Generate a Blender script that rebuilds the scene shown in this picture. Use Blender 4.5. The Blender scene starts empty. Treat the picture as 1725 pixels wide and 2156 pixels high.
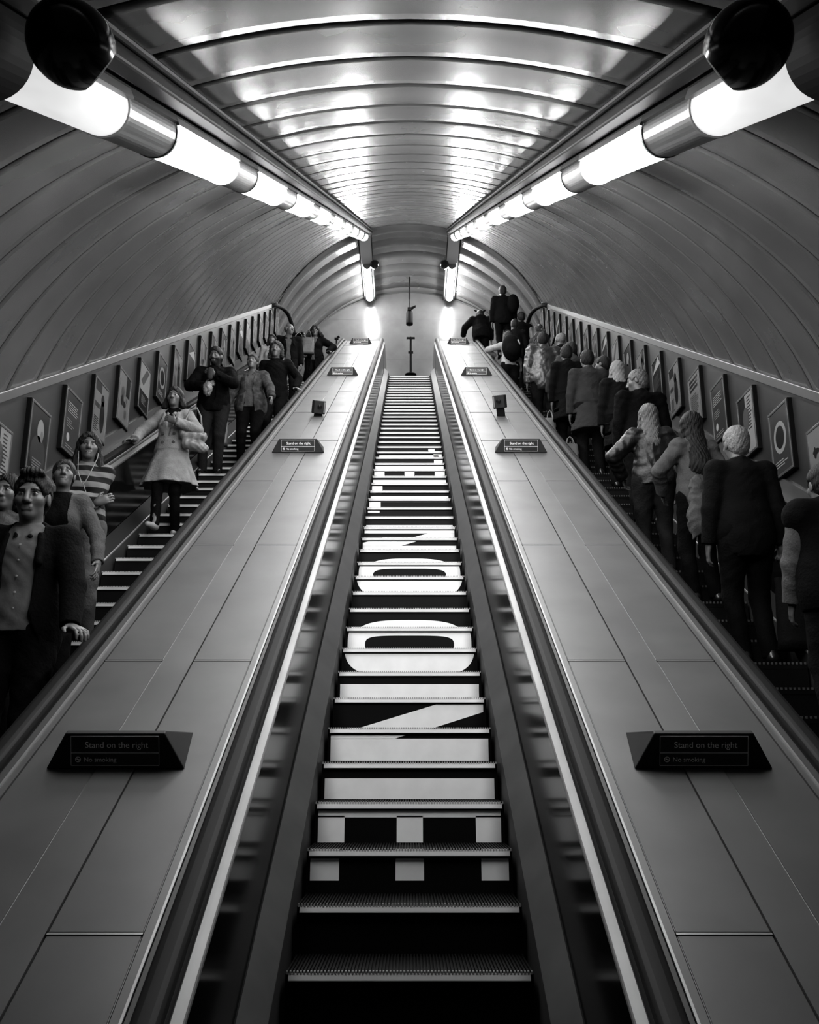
import bpy, math, random
import numpy as np
from mathutils import Vector, Matrix
scene = bpy.context.scene
C = scene.collection
PI = math.pi
rad = math.radians

# ------------------------------------------------------------------ camera, world, exposure
ZC = 1.65                      # eye height over the lower landing
cam_data = bpy.data.cameras.new('camera')
cam = bpy.data.objects.new('camera', cam_data)
C.objects.link(cam)
cam.location = (0, 0, ZC)
cam.rotation_euler = (rad(105), 0, 0)
cam_data.sensor_fit = 'HORIZONTAL'
cam_data.sensor_width = 36
cam_data.lens = 36 * 1986 / 1725
cam_data.clip_start = 0.05
scene.camera = cam
world = bpy.data.worlds.new('world')
scene.world = world
world.use_nodes = True
bg = world.node_tree.nodes['Background']
bg.inputs[0].default_value = (0.5, 0.5, 0.5, 1)
bg.inputs[1].default_value = 0.004
scene.view_settings.view_transform = 'Standard'
scene.view_settings.look = 'None'
scene.view_settings.gamma = 1
scene.view_settings.use_curve_mapping = False
scene.view_settings.exposure = 0.0
LAMP = 88.0                     # emission of a healthy tube diffuser
cy = scene.cycles
cy.max_bounces = 5
cy.diffuse_bounces = 3
cy.glossy_bounces = 3
cy.use_adaptive_sampling = True
cy.adaptive_threshold = 0.03
cy.sample_clamp_indirect = 6
cy.use_denoising = True

# ------------------------------------------------------------------ incline frame
P0 = 2.704                     # distance of the lens from the plane of the step nosings
C30, S30, T15 = math.cos(PI / 6), 0.5, math.tan(rad(15))
def W(x, s, n):                # across, along the slope, off the slope -> world
    return Vector((x, s * C30 - (n - P0) * S30, ZC + s * S30 + (n - P0) * C30))
INC = (PI / 6, 0, 0)
PITCH = 2.276                  # spacing of the escalators
S_TOP = 22.9                   # crest of the steps
Z_TOP = W(0, S_TOP, 0).z

# ------------------------------------------------------------------ materials
def mat(name, col, rough=0.5, metal=0.0, spec=0.5, bump=0.0, bscale=40.0, var=0.0, vscale=6.0, emit=0.0, coat=0.0, stretch=None, rvar=0.0):
    m = bpy.data.materials.new(name)
    m.use_nodes = True
    nt = m.node_tree
    b = nt.nodes['Principled BSDF']
    c = (col, col, col, 1) if not isinstance(col, tuple) else col
    b.inputs['Base Color'].default_value = c
    b.inputs['Roughness'].default_value = rough
    b.inputs['Metallic'].default_value = metal
    b.inputs['Specular IOR Level'].default_value = spec
    b.inputs['Coat Weight'].default_value = coat
    if emit:
        b.inputs['Emission Color'].default_value = (1, 1, 1, 1)
        b.inputs['Emission Strength'].default_value = emit
    if bump or var or rvar:
        tc = nt.nodes.new('ShaderNodeTexCoord')
        mp = nt.nodes.new('ShaderNodeMapping')
        nt.links.new(tc.outputs['Object'], mp.inputs[0])
        if stretch: mp.inputs['Scale'].default_value = stretch
    if var:
        n = nt.nodes.new('ShaderNodeTexNoise')
        n.inputs['Scale'].default_value = vscale
        n.inputs['Detail'].default_value = 5
        nt.links.new(mp.outputs[0], n.inputs['Vector'])
        r = nt.nodes.new('ShaderNodeMapRange')
        r.inputs[1].default_value = 0.3; r.inputs[2].default_value = 0.7
        r.inputs[3].default_value = max(0, c[0] * (1 - var)); r.inputs[4].default_value = min(1, c[0] * (1 + var))
        nt.links.new(n.outputs[0], r.inputs[0])
        nt.links.new(r.outputs[0], b.inputs['Base Color'])
    if rvar:
        n = nt.nodes.new('ShaderNodeTexNoise')
        n.inputs['Scale'].default_value = vscale * 0.6
        n.inputs['Detail'].default_value = 3
        nt.links.new(mp.outputs[0], n.inputs['Vector'])
        r = nt.nodes.new('ShaderNodeMapRange')
        r.inputs[1].default_value = 0.2; r.inputs[2].default_value = 0.8
        r.inputs[3].default_value = max(0.03, rough - rvar); r.inputs[4].default_value = rough + rvar
        nt.links.new(n.outputs[0], r.inputs[0])
        nt.links.new(r.outputs[0], b.inputs['Roughness'])
    if bump:
        n = nt.nodes.new('ShaderNodeTexNoise')
        n.inputs['Scale'].default_value = bscale
        n.inputs['Detail'].default_value = 4
        nt.links.new(mp.outputs[0], n.inputs['Vector'])
        bp = nt.nodes.new('ShaderNodeBump')
        bp.inputs['Strength'].default_value = bump
        bp.inputs['Distance'].default_value = 0.02
        nt.links.new(n.outputs[0], bp.inputs['Height'])
        nt.links.new(bp.outputs[0], b.inputs['Normal'])
    return m
M = {}
M['vault'] = mat('vault_enamel', 0.0660, 0.24, 0.0, 0.55, bump=0.08, bscale=0.9, var=0.12, vscale=2.2, rvar=0.08)
M['seam'] = mat('vault_seam', 0.03, 0.6)
M['endwall'] = mat('end_wall_tile', 0.0675, 0.16, 0, 0.7, var=0.12, vscale=3)
M['poster_wall'] = mat('poster_wall_panel', 0.0150, 0.36, 0.2, 0.5, var=0.25, vscale=1.6, bump=0.05, bscale=3)
M['ledge'] = mat('wall_ledge', 0.0300, 0.45, 0.1, var=0.15, vscale=3)
M['deck'] = mat('deck_metal', 0.0420, 0.45, 0.10, 0.3, var=0.16, vscale=3.5, rvar=0.05)
M['deck_strip'] = mat('deck_strip_metal', 0.0525, 0.42, 0.10, 0.3, var=0.14, vscale=3.0, rvar=0.07)
M['trim'] = mat('bright_trim', 0.1950, 0.35, 0.5, var=0.1)
M['bright_dim'] = mat('dark_moulding', 0.0225, 0.5, 0.2, var=0.3, vscale=2.5)  # much darker than the centre moulding; used on the side escalators
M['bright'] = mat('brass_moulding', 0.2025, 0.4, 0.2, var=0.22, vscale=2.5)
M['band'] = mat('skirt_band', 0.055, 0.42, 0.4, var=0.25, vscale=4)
M['shaded_band'] = mat('shaded_skirt_band', 0.004, 0.7, 0, 0.1)  # shade on the side escalators' skirts is put into this darker colour
M['dark'] = mat('dark_recess', 0.004, 0.6)
M['panel'] = mat('dark_side_panel', 0.002, 0.14, 0.0, 0.07)
M['rubber'] = mat('rubber_handrail', 0.002, 0.6, 0.0, 0.05)
M['riser'] = mat('black_riser', 0.002, 0.55, 0.0, 0.1)
M['tread'] = mat('tread_metal', 0.004, 0.6, 0.0, 0.03)
M['nosing'] = mat('nosing_metal', 0.3450, 0.45, 0.1)
M['nosing_dim'] = mat('nosing_worn', 0.0750, 0.4, 0.3)
M['letter'] = mat('white_vinyl', 0.86, 0.34, 0.0, 0.5, var=0.05, vscale=8)
M['black'] = mat('black_enamel', 0.004, 0.16, 0.0, 0.6)
M['black_matt'] = mat('black_paint', 0.002, 0.7, 0, 0.08)
M['steel'] = mat('lamp_steel', 0.12, 0.30, 0.6, var=0.2, vscale=5, stretch=(6, 0.6, 6))
M['duct'] = mat('conduit_duct', 0.005, 0.55, 0.0, 0.1)
M['hall_duct'] = mat('hall_duct', 0.30, 0.5)  # pale colour stands in for light missing on the duct's underside
M['tray'] = mat('lamp_tray', 0.03, 0.5, 0.0, 0.2)
M['floor'] = mat('landing_floor', 0.05, 0.6, var=0.3, vscale=10)
M['sign'] = mat('sign_casting', 0.012, 0.55, 0.0, 0.15)
M['sign_plate'] = mat('sign_plate', 0.003, 0.3)
M['sign_text'] = mat('sign_text', 0.85, 0.5)
M['frame'] = mat('poster_frame_metal', 0.0750, 0.35, 0.6)

def skin_mat(name, c): return mat(name, c, 0.5, 0, 0.4, var=0.10, vscale=25)
M['skin'] = skin_mat('skin', 0.0562); M['skin2'] = skin_mat('skin_tanned', 0.0375); M['skin3'] = skin_mat('skin_deep', 0.05)
M['eye'] = mat('eye_white', 0.0750, 0.2); M['iris'] = mat('eye_iris', 0.01, 0.15)
M['lip'] = mat('lip', 0.0450, 0.4); M['brow'] = mat('brow', 0.012, 0.7)
def cloth(name, c, bump=0.35, bs=60, var=0.18, vs=12, rough=0.85, **k): return mat(name, c, rough, 0, 0.04, bump=bump, bscale=bs, var=var, vscale=vs, **k)
for nm, c in dict(cloth_black=.0010, cloth_dark=.0024, cloth_charcoal=.006, cloth_mid=.016, cloth_grey=.024, cloth_light=.045, cloth_white=.20, coat_tan=.14, denim=.026, jeans_light=.048, jeans_dark=.006).items():
    M[nm] = cloth(nm, c)
M['denim'] = cloth('denim_washed', 0.0300, var=.6, vs=18)
M['leather'] = mat('leather', 0.003, 0.42, 0, 0.25, bump=0.5, bscale=22)
M['leather_brown'] = mat('leather_worn', 0.014, 0.36, 0, 0.5, bump=0.5, bscale=20, var=.3)
M['shirt'] = cloth('shirt_cotton', 0.0562, bump=.25, bs=14)
M['hair_black'] = mat('hair_black', 0.002, 0.5, 0, 0.15, bump=0.6, bscale=30, stretch=(6, 6, 1))
M['hair_brown'] = mat('hair_brown', 0.004, 0.5, 0, 0.2, bump=0.6, bscale=30, stretch=(6, 6, 1))
M['hair_blonde'] = mat('hair_blonde', 0.0300, 0.42, bump=0.6, bscale=30, var=.5, vscale=20, stretch=(6, 6, 1))
M['hair_grey'] = mat('hair_grey', 0.0900, 0.6, bump=0.6, bscale=60, var=.3, vscale=30)
M['hair_salt'] = mat('hair_salt', 0.0450, 0.6, bump=0.6, bscale=60, var=.5, vscale=30)
M['shoe'] = mat('shoe_leather', 0.004, 0.3)
M['shoe_light'] = mat('shoe_canvas', 0.16, 0.6)
M['paper_bag'] = mat('paper_bag', 0.0300, 0.6, bump=.4, bscale=12, var=.2)
M['white_bag'] = mat('white_bag', 0.0975, 0.5, bump=.4, bscale=14, var=.15)
M['button'] = mat('button', 0.03, 0.3)
M['metal_small'] = mat('small_metal', 0.6, 0.25, 0.9)
def wave_mat(name, a, b_, scale, direction='Z', kind='BANDS'):
    m = mat(name, a, 0.85, 0, 0.12)
    nt = m.node_tree; b = nt.nodes['Principled BSDF']
    tc = nt.nodes.new('ShaderNodeTexCoord')
    w = nt.nodes.new('ShaderNodeTexWave'); w.bands_direction = direction
    w.inputs['Scale'].default_value = scale; w.inputs['Distortion'].default_value = 0.6
    nt.links.new(tc.outputs['Object'], w.inputs['Vector'])
    r = nt.nodes.new('ShaderNodeValToRGB'); r.color_ramp.interpolation = 'CONSTANT'
    r.color_ramp.elements[0].color = (a, a, a, 1)
    e = r.color_ramp.elements[1]; e.position = 0.52; e.color = (b_, b_, b_, 1)
    nt.links.new(w.outputs[0], r.inputs[0]); nt.links.new(r.outputs[0], b.inputs['Base Color'])
    return m
M['stripes'] = wave_mat('striped_knit', .004, .10, 3.2)
def check_mat(name, a, b_, scale):
    m = mat(name, a, 0.6)
    nt = m.node_tree; b = nt.nodes['Principled BSDF']
    tc = nt.nodes.new('ShaderNodeTexCoord')
    mp = nt.nodes.new('ShaderNodeMapping'); mp.inputs['Rotation'].default_value = (0, rad(45), 0)
    ch = nt.nodes.new('ShaderNodeTexChecker'); ch.inputs['Scale'].default_value = scale
    ch.inputs[1].default_value = (a, a, a, 1); ch.inputs[2].default_value = (b_, b_, b_, 1)
    nt.links.new(tc.outputs['Object'], mp.inputs[0]); nt.links.new(mp.outputs[0], ch.inputs[0])
    nt.links.new(ch.outputs[0], b.inputs['Base Color'])
    return m
M['check'] = check_mat('chequered_bag', .005, .3, 26)

# ------------------------------------------------------------------ object helpers
def tag(o, label=None, cat=None, group=None, kind=None):
    if label: o['label'] = label
    if cat: o['category'] = cat
    if group: o['group'] = group
    if kind: o['kind'] = kind
    return o
def empty(name, loc=(0, 0, 0), rot=(0, 0, 0)):
    o = bpy.data.objects.new(name, None)
    C.objects.link(o); o.location = loc; o.rotation_euler = rot
    o.empty_display_size = 0.1
    return o
class MB:
    """collects faces with a material slot each, builds ONE mesh object"""
    def __init__(s): s.v = []; s.f = []; s.m = []
    def add(s, vs, fs, mi=0):
        o = len(s.v); s.v += [tuple(v) for v in vs]
        s.f += [tuple(i + o for i in f) for f in fs]; s.m += [mi] * len(fs)
    def box(s, a, b, mi=0):
        x0, y0, z0 = a; x1, y1, z1 = b
        s.add([(x0, y0, z0), (x1, y0, z0), (x1, y1, z0), (x0, y1, z0), (x0, y0, z1), (x1, y0, z1), (x1, y1, z1), (x0, y1, z1)],
              [(0, 3, 2, 1), (4, 5, 6, 7), (0, 1, 5, 4), (1, 2, 6, 5), (2, 3, 7, 6), (3, 0, 4, 7)], mi)
    def tube(s, pts, r, seg=10, mi=0, cap=True):
        pts = [Vector(p) for p in pts]; n = len(pts)
        rs = r if isinstance(r, (list, tuple)) else [r] * n
        vs = []; fs = []; prev = None
        for i, p in enumerate(pts):
            t = (pts[min(i + 1, n - 1)] - pts[max(i - 1, 0)]).normalized()
            if prev is None:
                u = t.orthogonal().normalized()
            else:
                u = (prev - t * prev.dot(t)).normalized()
            prev = u; w = t.cross(u)
            for k in range(seg):
                a = 2 * PI * k / seg
                vs.append(p + (u * math.cos(a) + w * math.sin(a)) * rs[i])
        for i in range(n - 1):
            for k in range(seg):
                fs.append((i * seg + k, i * seg + (k + 1) % seg, (i + 1) * seg + (k + 1) % seg, (i + 1) * seg + k))
        if cap:
            fs.append(tuple(range(seg))[::-1]); fs.append(tuple((n - 1) * seg + k for k in range(seg)))
        s.add(vs, fs, mi)
    def lathe(s, prof, seg=24, mi=0, mtx=None):
        vs = []; fs = []; n = len(prof)
        for (r, z) in prof:
            for k in range(seg):
                a = 2 * PI * k / seg; vs.append(Vector((r * math.cos(a), r * math.sin(a), z)))
        for i in range(n - 1):
            for k in range(seg):
                fs.append((i * seg + k, i * seg + (k + 1) % seg, (i + 1) * seg + (k + 1) % seg, (i + 1) * seg + k))
        if mtx: vs = [mtx @ v for v in vs]
        s.add(vs, fs, mi)
    def build(s, name, mats, parent=None, loc=None, rot=None, smooth=False, bevel=0):
        me = bpy.data.meshes.new(name)
        me.from_pydata(s.v, [], s.f)
        for m in (mats if isinstance(mats, (list, tuple)) else [mats]): me.materials.append(m)
        me.polygons.foreach_set('material_index', s.m)
        if smooth: me.polygons.foreach_set('use_smooth', [True] * len(s.f))
        me.update()
        o = bpy.data.objects.new(name, me); C.objects.link(o)
        if parent: o.parent = parent
        if loc is not None: o.location = loc
        if rot is not None: o.rotation_euler = rot
        if bevel:
            bv = o.modifiers.new('bevel', 'BEVEL'); bv.width = bevel; bv.segments = 2; bv.limit_method = 'ANGLE'
        return o
def dup(o, parent=None):
    c = o.copy(); C.objects.link(c)
    if parent is not None: c.parent = parent
    for ch in list(o.children): dup(ch, c)
    return c
def sweep(prof, s0, s1, flat=2.6, closed=False, mirror=1):
    """cross-section (x, n) swept up the slope and on along the top landing; world coordinates"""
    vs = []; fs = []; k = len(prof)
    for (x, n) in prof: vs.append(W(x * mirror, s0, n))
    for (x, n) in prof: vs.append(W(x * mirror, s1 + n * T15, n))
    rows = 2
    if flat:
        for (x, n) in prof:
            v = W(x * mirror, s1 + n * T15, n); vs.append(v + Vector((0, flat, 0)))
        rows = 3
    for r in range(rows - 1):
        for i in range(k if closed else k - 1):
            j = (i + 1) % k
            q = (r * k + i, r * k + j, (r + 1) * k + j, (r + 1) * k + i)
            fs.append(q if mirror > 0 else q[::-1])
    if closed:
        fs.append(tuple(range(k))); fs.append(tuple((rows - 1) * k + i for i in range(k))[::-1])
    return vs, fs
def swept(name, prof, m, parent=None, s0=1.0, s1=S_TOP, flat=2.6, closed=True, mirror=1, smooth=False):
    b = MB(); b.add(*sweep(prof, s0, s1, flat, closed, mirror))
    o = b.build(name, m, smooth=smooth)
    if parent:
        o.parent = parent; o.matrix_parent_inverse = Matrix.LocRotScale(parent.location, parent.rotation_euler, None).inverted()
    return o
_font = None
def text_mesh(txt, size, align='LEFT'):
    cu = bpy.data.curves.new('lettering', 'FONT'); cu.body = txt; cu.size = size
    cu.align_x = align; cu.extrude = 0.0006
    o = bpy.data.objects.new('lettering', cu); C.objects.link(o)
    dg = bpy.context.evaluated_depsgraph_get()
    me = bpy.data.meshes.new_from_object(o.evaluated_get(dg))
    bpy.data.objects.remove(o); bpy.data.curves.remove(cu)
    return me
# ------------------------------------------------------------------ the setting
R_V, N_C, APEX = 3.6, -0.1, 3.5
S_B = 22.06                    # where the sloping vault meets the level hall
HALL_Z = W(0, S_B, N_C).z; HALL_Y = W(0, S_B, N_C).y
R_H = 3.48
Y_END = 22.85
def build_vault():
    th = np.linspace(rad(-104), rad(104), 105)
    st = []                                   # (s, radius offset, seam?)
    s = 3.57 - 0.61 * 8
    rng = random.Random(3)
    while s < 26:
        a, b = rng.uniform(-.004, .004), rng.uniform(-.004, .004)
        st += [(s - .009, 0.0), (s - .0085, .03), (s + .0085, .03), (s + .009, 0.0)]
        for q in (0.15, .35, .5, .65, .85): st.append((s + .61 * q, -.003 * math.sin(PI * q) + a * q + b * (1 - q)))
        s += 0.61
    mb = MB(); vs = []; cols = len(th)
    for (s, dr) in st:
        for t in th:
            r = R_V + dr
            x, n = r * math.sin(t), N_C + r * math.cos(t)
            sm = S_B + (n - N_C) * T15
            vs.append(W(x, min(s, sm), n))
    row0 = len(st)
    # level hall rings
    st2 = []
    y = -0.05
    while y < 4.0:
        st2 += [(y, 0.0), (y + .0005, .03), (y + .0115, .03), (y + .012, 0.0), (y + .3, -.004)]
        y += 0.61
    for (dy, dr) in st2:
        for t in th:
            r0 = R_V; n0 = N_C + r0 * math.cos(t)
            m_ = W(0, S_B + (n0 - N_C) * T15, n0)
            f = min(1, max(0, dy) / 0.02)
            r = R_H + dr
            x = r * math.sin(t); z = HALL_Z + .12 + r * math.cos(t)
            base = HALL_Y + (z - HALL_Z) * -math.tan(rad(15))
            vs.append(Vector((x, min(max(base, base + dy), Y_END + .01), z)))
    fs = []; ms = []
    tot = row0 + len(st2)
    for i in range(tot - 1):
        if i < row0 - 1: seam = (i % 9) in (0, 1, 2)
        elif i == row0 - 1: seam = False
        else: seam = ((i - row0) % 5) in (0, 1, 2)
        for k in range(cols - 1):
            fs.append((i * cols + k, (i + 1) * cols + k, (i + 1) * cols + k + 1, i * cols + k + 1)); ms.append(1 if seam else 0)
    mb.v = [tuple(v) for v in vs]; mb.f = fs; mb.m = ms
    o = mb.build('ceiling', [M['vault'], M['seam']])
    me = o.data
    me.polygons.foreach_set('use_smooth', [m == 0 for m in ms])
    tag(o, 'barrel vault of curved enamel panels over the escalators', None, None, 'structure')
build_vault()
# end wall of the upper hall, glossy, with a few panel joints
mb = MB()
mb.box((-3.6, Y_END, Z_TOP - .1), (3.6, Y_END + .1, HALL_Z + 3.8), 0)
for z in (1.15, 2.3):
    mb.box((-3.6, Y_END - .002, Z_TOP + z), (3.6, Y_END + .001, Z_TOP + z + .008), 1)
for x in (-1.9, -.95, 0.95, 1.9):
    mb.box((x - .004, Y_END - .002, Z_TOP), (x + .004, Y_END + .001, HALL_Z + 3.7), 1)
tag(mb.build('wall_back', [M['endwall'], M['seam']]), 'glossy pale end wall of the upper hall', None, None, 'structure')
mb = MB()                       # dark joint where the vault meets the end wall
pts = [((R_H - .004) * math.sin(t), Y_END - .02, HALL_Z + .12 + (R_H - .004) * math.cos(t)) for t in np.linspace(-1.5, 1.5, 60)]
mb.tube(pts, .014, 6)
tag(mb.build('trim_5', M['seam'], smooth=True), 'dark joint round the end wall arch', None, None, 'structure')
mb = MB(); mb.box((-3.6, W(0, S_TOP, 0).y + .02, Z_TOP - .25), (3.6, Y_END, Z_TOP - .002))
tag(mb.build('floor_upper', M['floor']), 'upper landing floor', None, None, 'structure')
Y_LOW = W(0, 1.316, 0).y
mb = MB(); mb.box((-3.6, -2.5, -.2), (3.6, Y_LOW + .3, -0.001))
tag(mb.build('floor', M['floor']), 'lower landing floor', None, None, 'structure')
for sd, nm in ((-1, 'left'), (1, 'right')):
    mb = MB()
    vs, fs = sweep([(3.15, .6), (3.15, 1.68), (3.30, 1.68), (3.30, .6)], -1.5, 23.4, 0, True, sd); mb.add(vs, fs)
    tag(mb.build('wall_' + nm, M['poster_wall']), 'dark wall panel carrying the posters on the %s' % nm, None, None, 'structure')
    mb = MB()
    mb.add(*sweep([(3.075, 1.655), (3.075, 1.735), (3.30, 1.745), (3.30, 1.655)], -1.5, 23.15, 0, True, sd))
    tag(mb.build('trim_%d' % (1 if sd < 0 else 2), M['ledge'], bevel=.008), 'ledge above the posters on the %s wall' % nm, None, None, 'structure')
    mb = MB()                                  # rounded dark end of the poster wall
    pts = [W(3.07 * sd, 21.6, 1.70), W(3.05 * sd, 22.0, 1.70)]
    pts += [Vector((x * sd, y, z + ZC)) for (x, y, z) in ((2.98, 19.98, 10.28), (2.92, 20.12, 10.29), (2.85, 20.26, 10.24), (2.79, 20.42, 10.10), (2.74, 20.56, 9.9), (2.71, 20.66, 9.6), (2.70, 20.72, 9.2), (2.70, 20.75, 8.36))]
    mb.tube(pts, .05, 10)
    tag(mb.build('trim_%d' % (3 if sd < 0 else 4), M['black_matt'], smooth=True), 'rounded dark edge where the %s poster wall ends' % nm, None, None, 'structure')

# ------------------------------------------------------------------ balustrades between the escalators
# half profile seen from an escalator's centre line: x from the centre, n off the slope
def side_parts(root, cx, sg):
    """skirt, dark panel, moulding and rail guide of one side; sg = +1 the side at larger x of centre cx"""
    def pr(pts): return [(cx + sg * x, n) for (x, n) in pts]
    swept('skirt', pr([(.507, -.28), (.507, .055), (.520, .055), (.520, -.28)]), M['dark'], root)
    if abs(cx) > .1: swept('skirt_bead', pr([(.500, .050), (.500, .062), (.509, .068), (.509, .050)]), M['trim'], root)
    swept('skirt_band', pr([(.508, .05), (.506, .066), (.600, .160), (.612, .150), (.612, .05)]), M['band'] if abs(cx) < .1 else M['shaded_band'], root)
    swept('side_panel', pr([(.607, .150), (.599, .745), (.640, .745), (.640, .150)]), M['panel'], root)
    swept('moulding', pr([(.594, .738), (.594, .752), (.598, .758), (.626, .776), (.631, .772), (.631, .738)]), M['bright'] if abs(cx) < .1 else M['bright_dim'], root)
    swept('end_panel', pr([(.604, .150), (.5955, .736), (.600, .736), (.608, .150)]), M['deck_strip'], root, s0=22.2)
    swept('rail_guide', pr([(.630, .742), (.630, .785), (.634, .795), (.742, .795), (.742, .742)]), M['dark'], root)
def handrail(cx, sg, label):
    prof = []
    c = cx + sg * .668
    for k in range(14):
        a = 2 * PI * k / 14
        ca, sa = math.cos(a), math.sin(a)
        prof.append((c + .042 * math.copysign(abs(ca) ** .7, ca), .828 + .030 * math.copysign(abs(sa) ** .8, sa)))
    b = MB(); b.add(*sweep(prof, 1.0, S_TOP, 2.2, True))
    o = b.build('handrail', M['rubber'], smooth=True)
    tag(o, label, 'handrail', 'escalator handrails')
    mb = MB()
    g = cx + sg * .634
    mb.add(*sweep([(g, .79), (g + sg * .004, .803), (g + sg * .008, .79)], 1.0, S_TOP, 2.2, True))
    t = mb.build('rail_edge_strip', M['trim'], o)
    return o
PW = 1.945
def deck(cx, label, halves=(1, 1), w=None):
    root = empty('balustrade', W(cx, 1.0, .8)); tag(root, label, 'balustrade', 'metal decks between the escalators')
    def pbox(name, x0, x1, n0, n1, s0, s1, m, parent=root, bevel=.003, flat=0):
        mb = MB(); vs, fs = sweep([(x0, n0), (x0, n1), (x1, n1), (x1, n0)], s0, s1, flat, True)
        if not flat:
            vs = [W(x0, s0, n0), W(x0, s0, n1), W(x1, s0, n1), W(x1, s0, n0), W(x0, s1, n0), W(x0, s1, n1), W(x1, s1, n1), W(x1, s1, n0)]
        mb.add(vs, fs); o = mb.build(name, m)
        o.parent = parent; o.matrix_parent_inverse = Matrix.Translation(-root.location)
        if bevel:
            bv = o.modifiers.new('bevel', 'BEVEL'); bv.width = bevel; bv.segments = 2
        return o
    e = .397 if w is None else w
    return root, pbox, e
END_S = S_TOP + .8 * T15
def middle_deck(cx, label, side):
    root, pbox, e = deck(cx, label)
    swept('deck_base', [(cx - e, .74), (cx - e, .786), (cx + e, .786), (cx + e, .74)], M['dark'], root)
    for sg in (-1, 1):
        a, b = sorted((cx + sg * .397, cx + sg * .362))
        swept('edge_trim', [(a, .75), (a, .800), (b, .800), (b, .75)], M['deck_strip'] if sg == -side else M['deck_strip'], root)
        xo = cx + sg * .397
        swept('bright_bead', [(xo, .792), (xo, .806), (xo - sg * .008, .806), (xo - sg * .008, .792)], M['trim'], root)
    swept('centre_strip', [(cx - .073, .75), (cx - .073, .8005), (cx + .073, .8005), (cx + .073, .75)], M['deck_strip'], root)
    s = 4.29 - 1.945 * 2
    k = 0
    while s < END_S + .1:
        s0, s1 = max(s + .006, 1.0), min(s + PW - .006, END_S)
        if s1 - s0 > .05:
            for (x0, x1) in ((cx - .358, cx - .077), (cx + .077, cx + .358)):
                pbox('deck_panel', x0, x1, .75, .798, s0, s1, M['deck'])
                pbox('joint_strip', x0, x1, .75, .7995, s1 - .0005, s1 + .0115, M['trim'], bevel=0)
        s += PW
    side_parts(root, cx - PITCH / 2, 1)
    side_parts(root, cx + PITCH / 2, -1)
    return root
middle_deck(-PITCH / 2, 'satin metal balustrade deck between the left and the centre escalator', -1)
middle_deck(PITCH / 2, 'satin metal balustrade deck between the centre and the right escalator', 1)
for sd, nm in ((-1, 'left'), (1, 'right')):
    cx = sd * PITCH
    root = empty('balustrade', W(cx + sd * .8, 1.0, .8))
    tag(root, 'narrow balustrade along the foot of the %s poster wall' % nm, 'balustrade')
    side_parts(root, cx, sd)
    a = sorted((cx + sd * .741, cx + sd * .874))
    swept('deck_strip', [(a[0], .74), (a[0], .80), (a[1], .80), (a[1], .74)], M['deck'], root)
    swept('wall_skirting', [(cx + sd * .846, .80), (cx + sd * .85, .93), (cx + sd * .873, .93), (cx + sd * .873, .80)], M['ledge'], root)
handrail(0, -1, 'black rubber handrail on the left of the empty lettered steps')
handrail(0, 1, 'black rubber handrail on the right of the empty lettered steps')
handrail(-PITCH, 1, 'black rubber handrail beside the people coming down, next to the left metal deck')
handrail(-PITCH, -1, 'black rubber handrail under the left wall posters')
handrail(PITCH, -1, 'black rubber handrail beside the people going up, next to the right metal deck')
handrail(PITCH, 1, 'black rubber handrail under the right wall posters')

# ------------------------------------------------------------------ the escalators
HW = .488                      # half width of a step
def step_meshes():
    mb = MB()
    mb.box((-HW, 0.004, -.215), (HW, .016, -.026), 0)            # riser plate
    mb.box((-HW, .001, -.045), (HW, .352, -.0105), 1)            # tread body
    n = 72
    for i in range(n):
        x = -HW + (i + .25) * 2 * HW / n
        mb.box((x, .002, -.0106), (x + HW / n * 1.0, .352, -.001), 1)
    step = mb.build('step', [M['riser'], M['tread']])
    mb = MB()
    a, c = -HW + .012, HW - .012
    mb.add([(a, -.010, -.034), (c, -.010, -.034), (c, -.009, -.030), (a, -.009, -.030), (c, .001, -.008), (a, .001, -.008), (c, .006, -.032), (a, .006, -.032)],
           [(0, 1, 2, 3), (3, 2, 4, 5), (0, 7, 6, 1), (5, 4, 6, 7), (0, 3, 5, 7), (1, 6, 4, 2)], 0)
    for i in range(n):
        x = -HW + (i + .25) * 2 * HW / n
        mb.box((x, -.002, -.012), (x + HW / n * 1.0, .004, 0), 0)
    nose = mb.build('nosing', [M['nosing']], step)
    return step, nose
def dotted():
    mb = MB(); n = 34
    for i in range(n):
        x = -HW + (i + .25) * 2 * HW / n
        mb.box((x, -.002, -.016), (x + HW / n * .9, .003, 0), 0)
    return mb
# letters on the risers: convex pieces in (u down the flight, v across 0..1 = left..right), u in riser heights
def L_rect(u0, u1, v0, v1): return [(u0, v0), (u1, v0), (u1, v1), (u0, v1)]
def L_O(u0, u1, t):
    out = []
    uc, hu = (u0 + u1) / 2, (u1 - u0) / 2
    def oval(a, b, e): return [(uc + a * math.copysign(abs(math.cos(q)) ** e, math.cos(q)), .5 + b * math.copysign(abs(math.sin(q)) ** e, math.sin(q))) for q in [2 * PI * k / 96 for k in range(96)]]
    A = oval(hu, .5, .62); B = oval(hu - t, .36, .45)
    for k in range(96):
        j = (k + 1) % 96
        out.append([A[k], A[j], B[j], B[k]])
    return out
def L_N(u0, a, b_, u1):
    """strokes u0..a and b_..u1, slanting bar between them"""
    return [L_rect(u0, a, 0, 1), L_rect(b_, u1, 0, 1),
            [(a - .01, .72), (a - .01, 1), (a + .28, 1), (b_ + .01, .40), (b_ + .01, 0), (b_ - .15, 0)]]
LET = []
def put(ps): LET.extend(ps)
put([L_rect(-26.85, -26.0, .80, .90), L_rect(-26.0, -24.45, .87, 1.0), L_rect(-25.69, -24.93, .03, .95)])                    # T
put([L_rect(-23.88, -22.93, 0, 1), L_rect(-22.95, -22.0, 0, .145), L_rect(-22.95, -22.0, .43, .57), L_rect(-22.95, -22.0, .86, 1)])  # E
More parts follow.
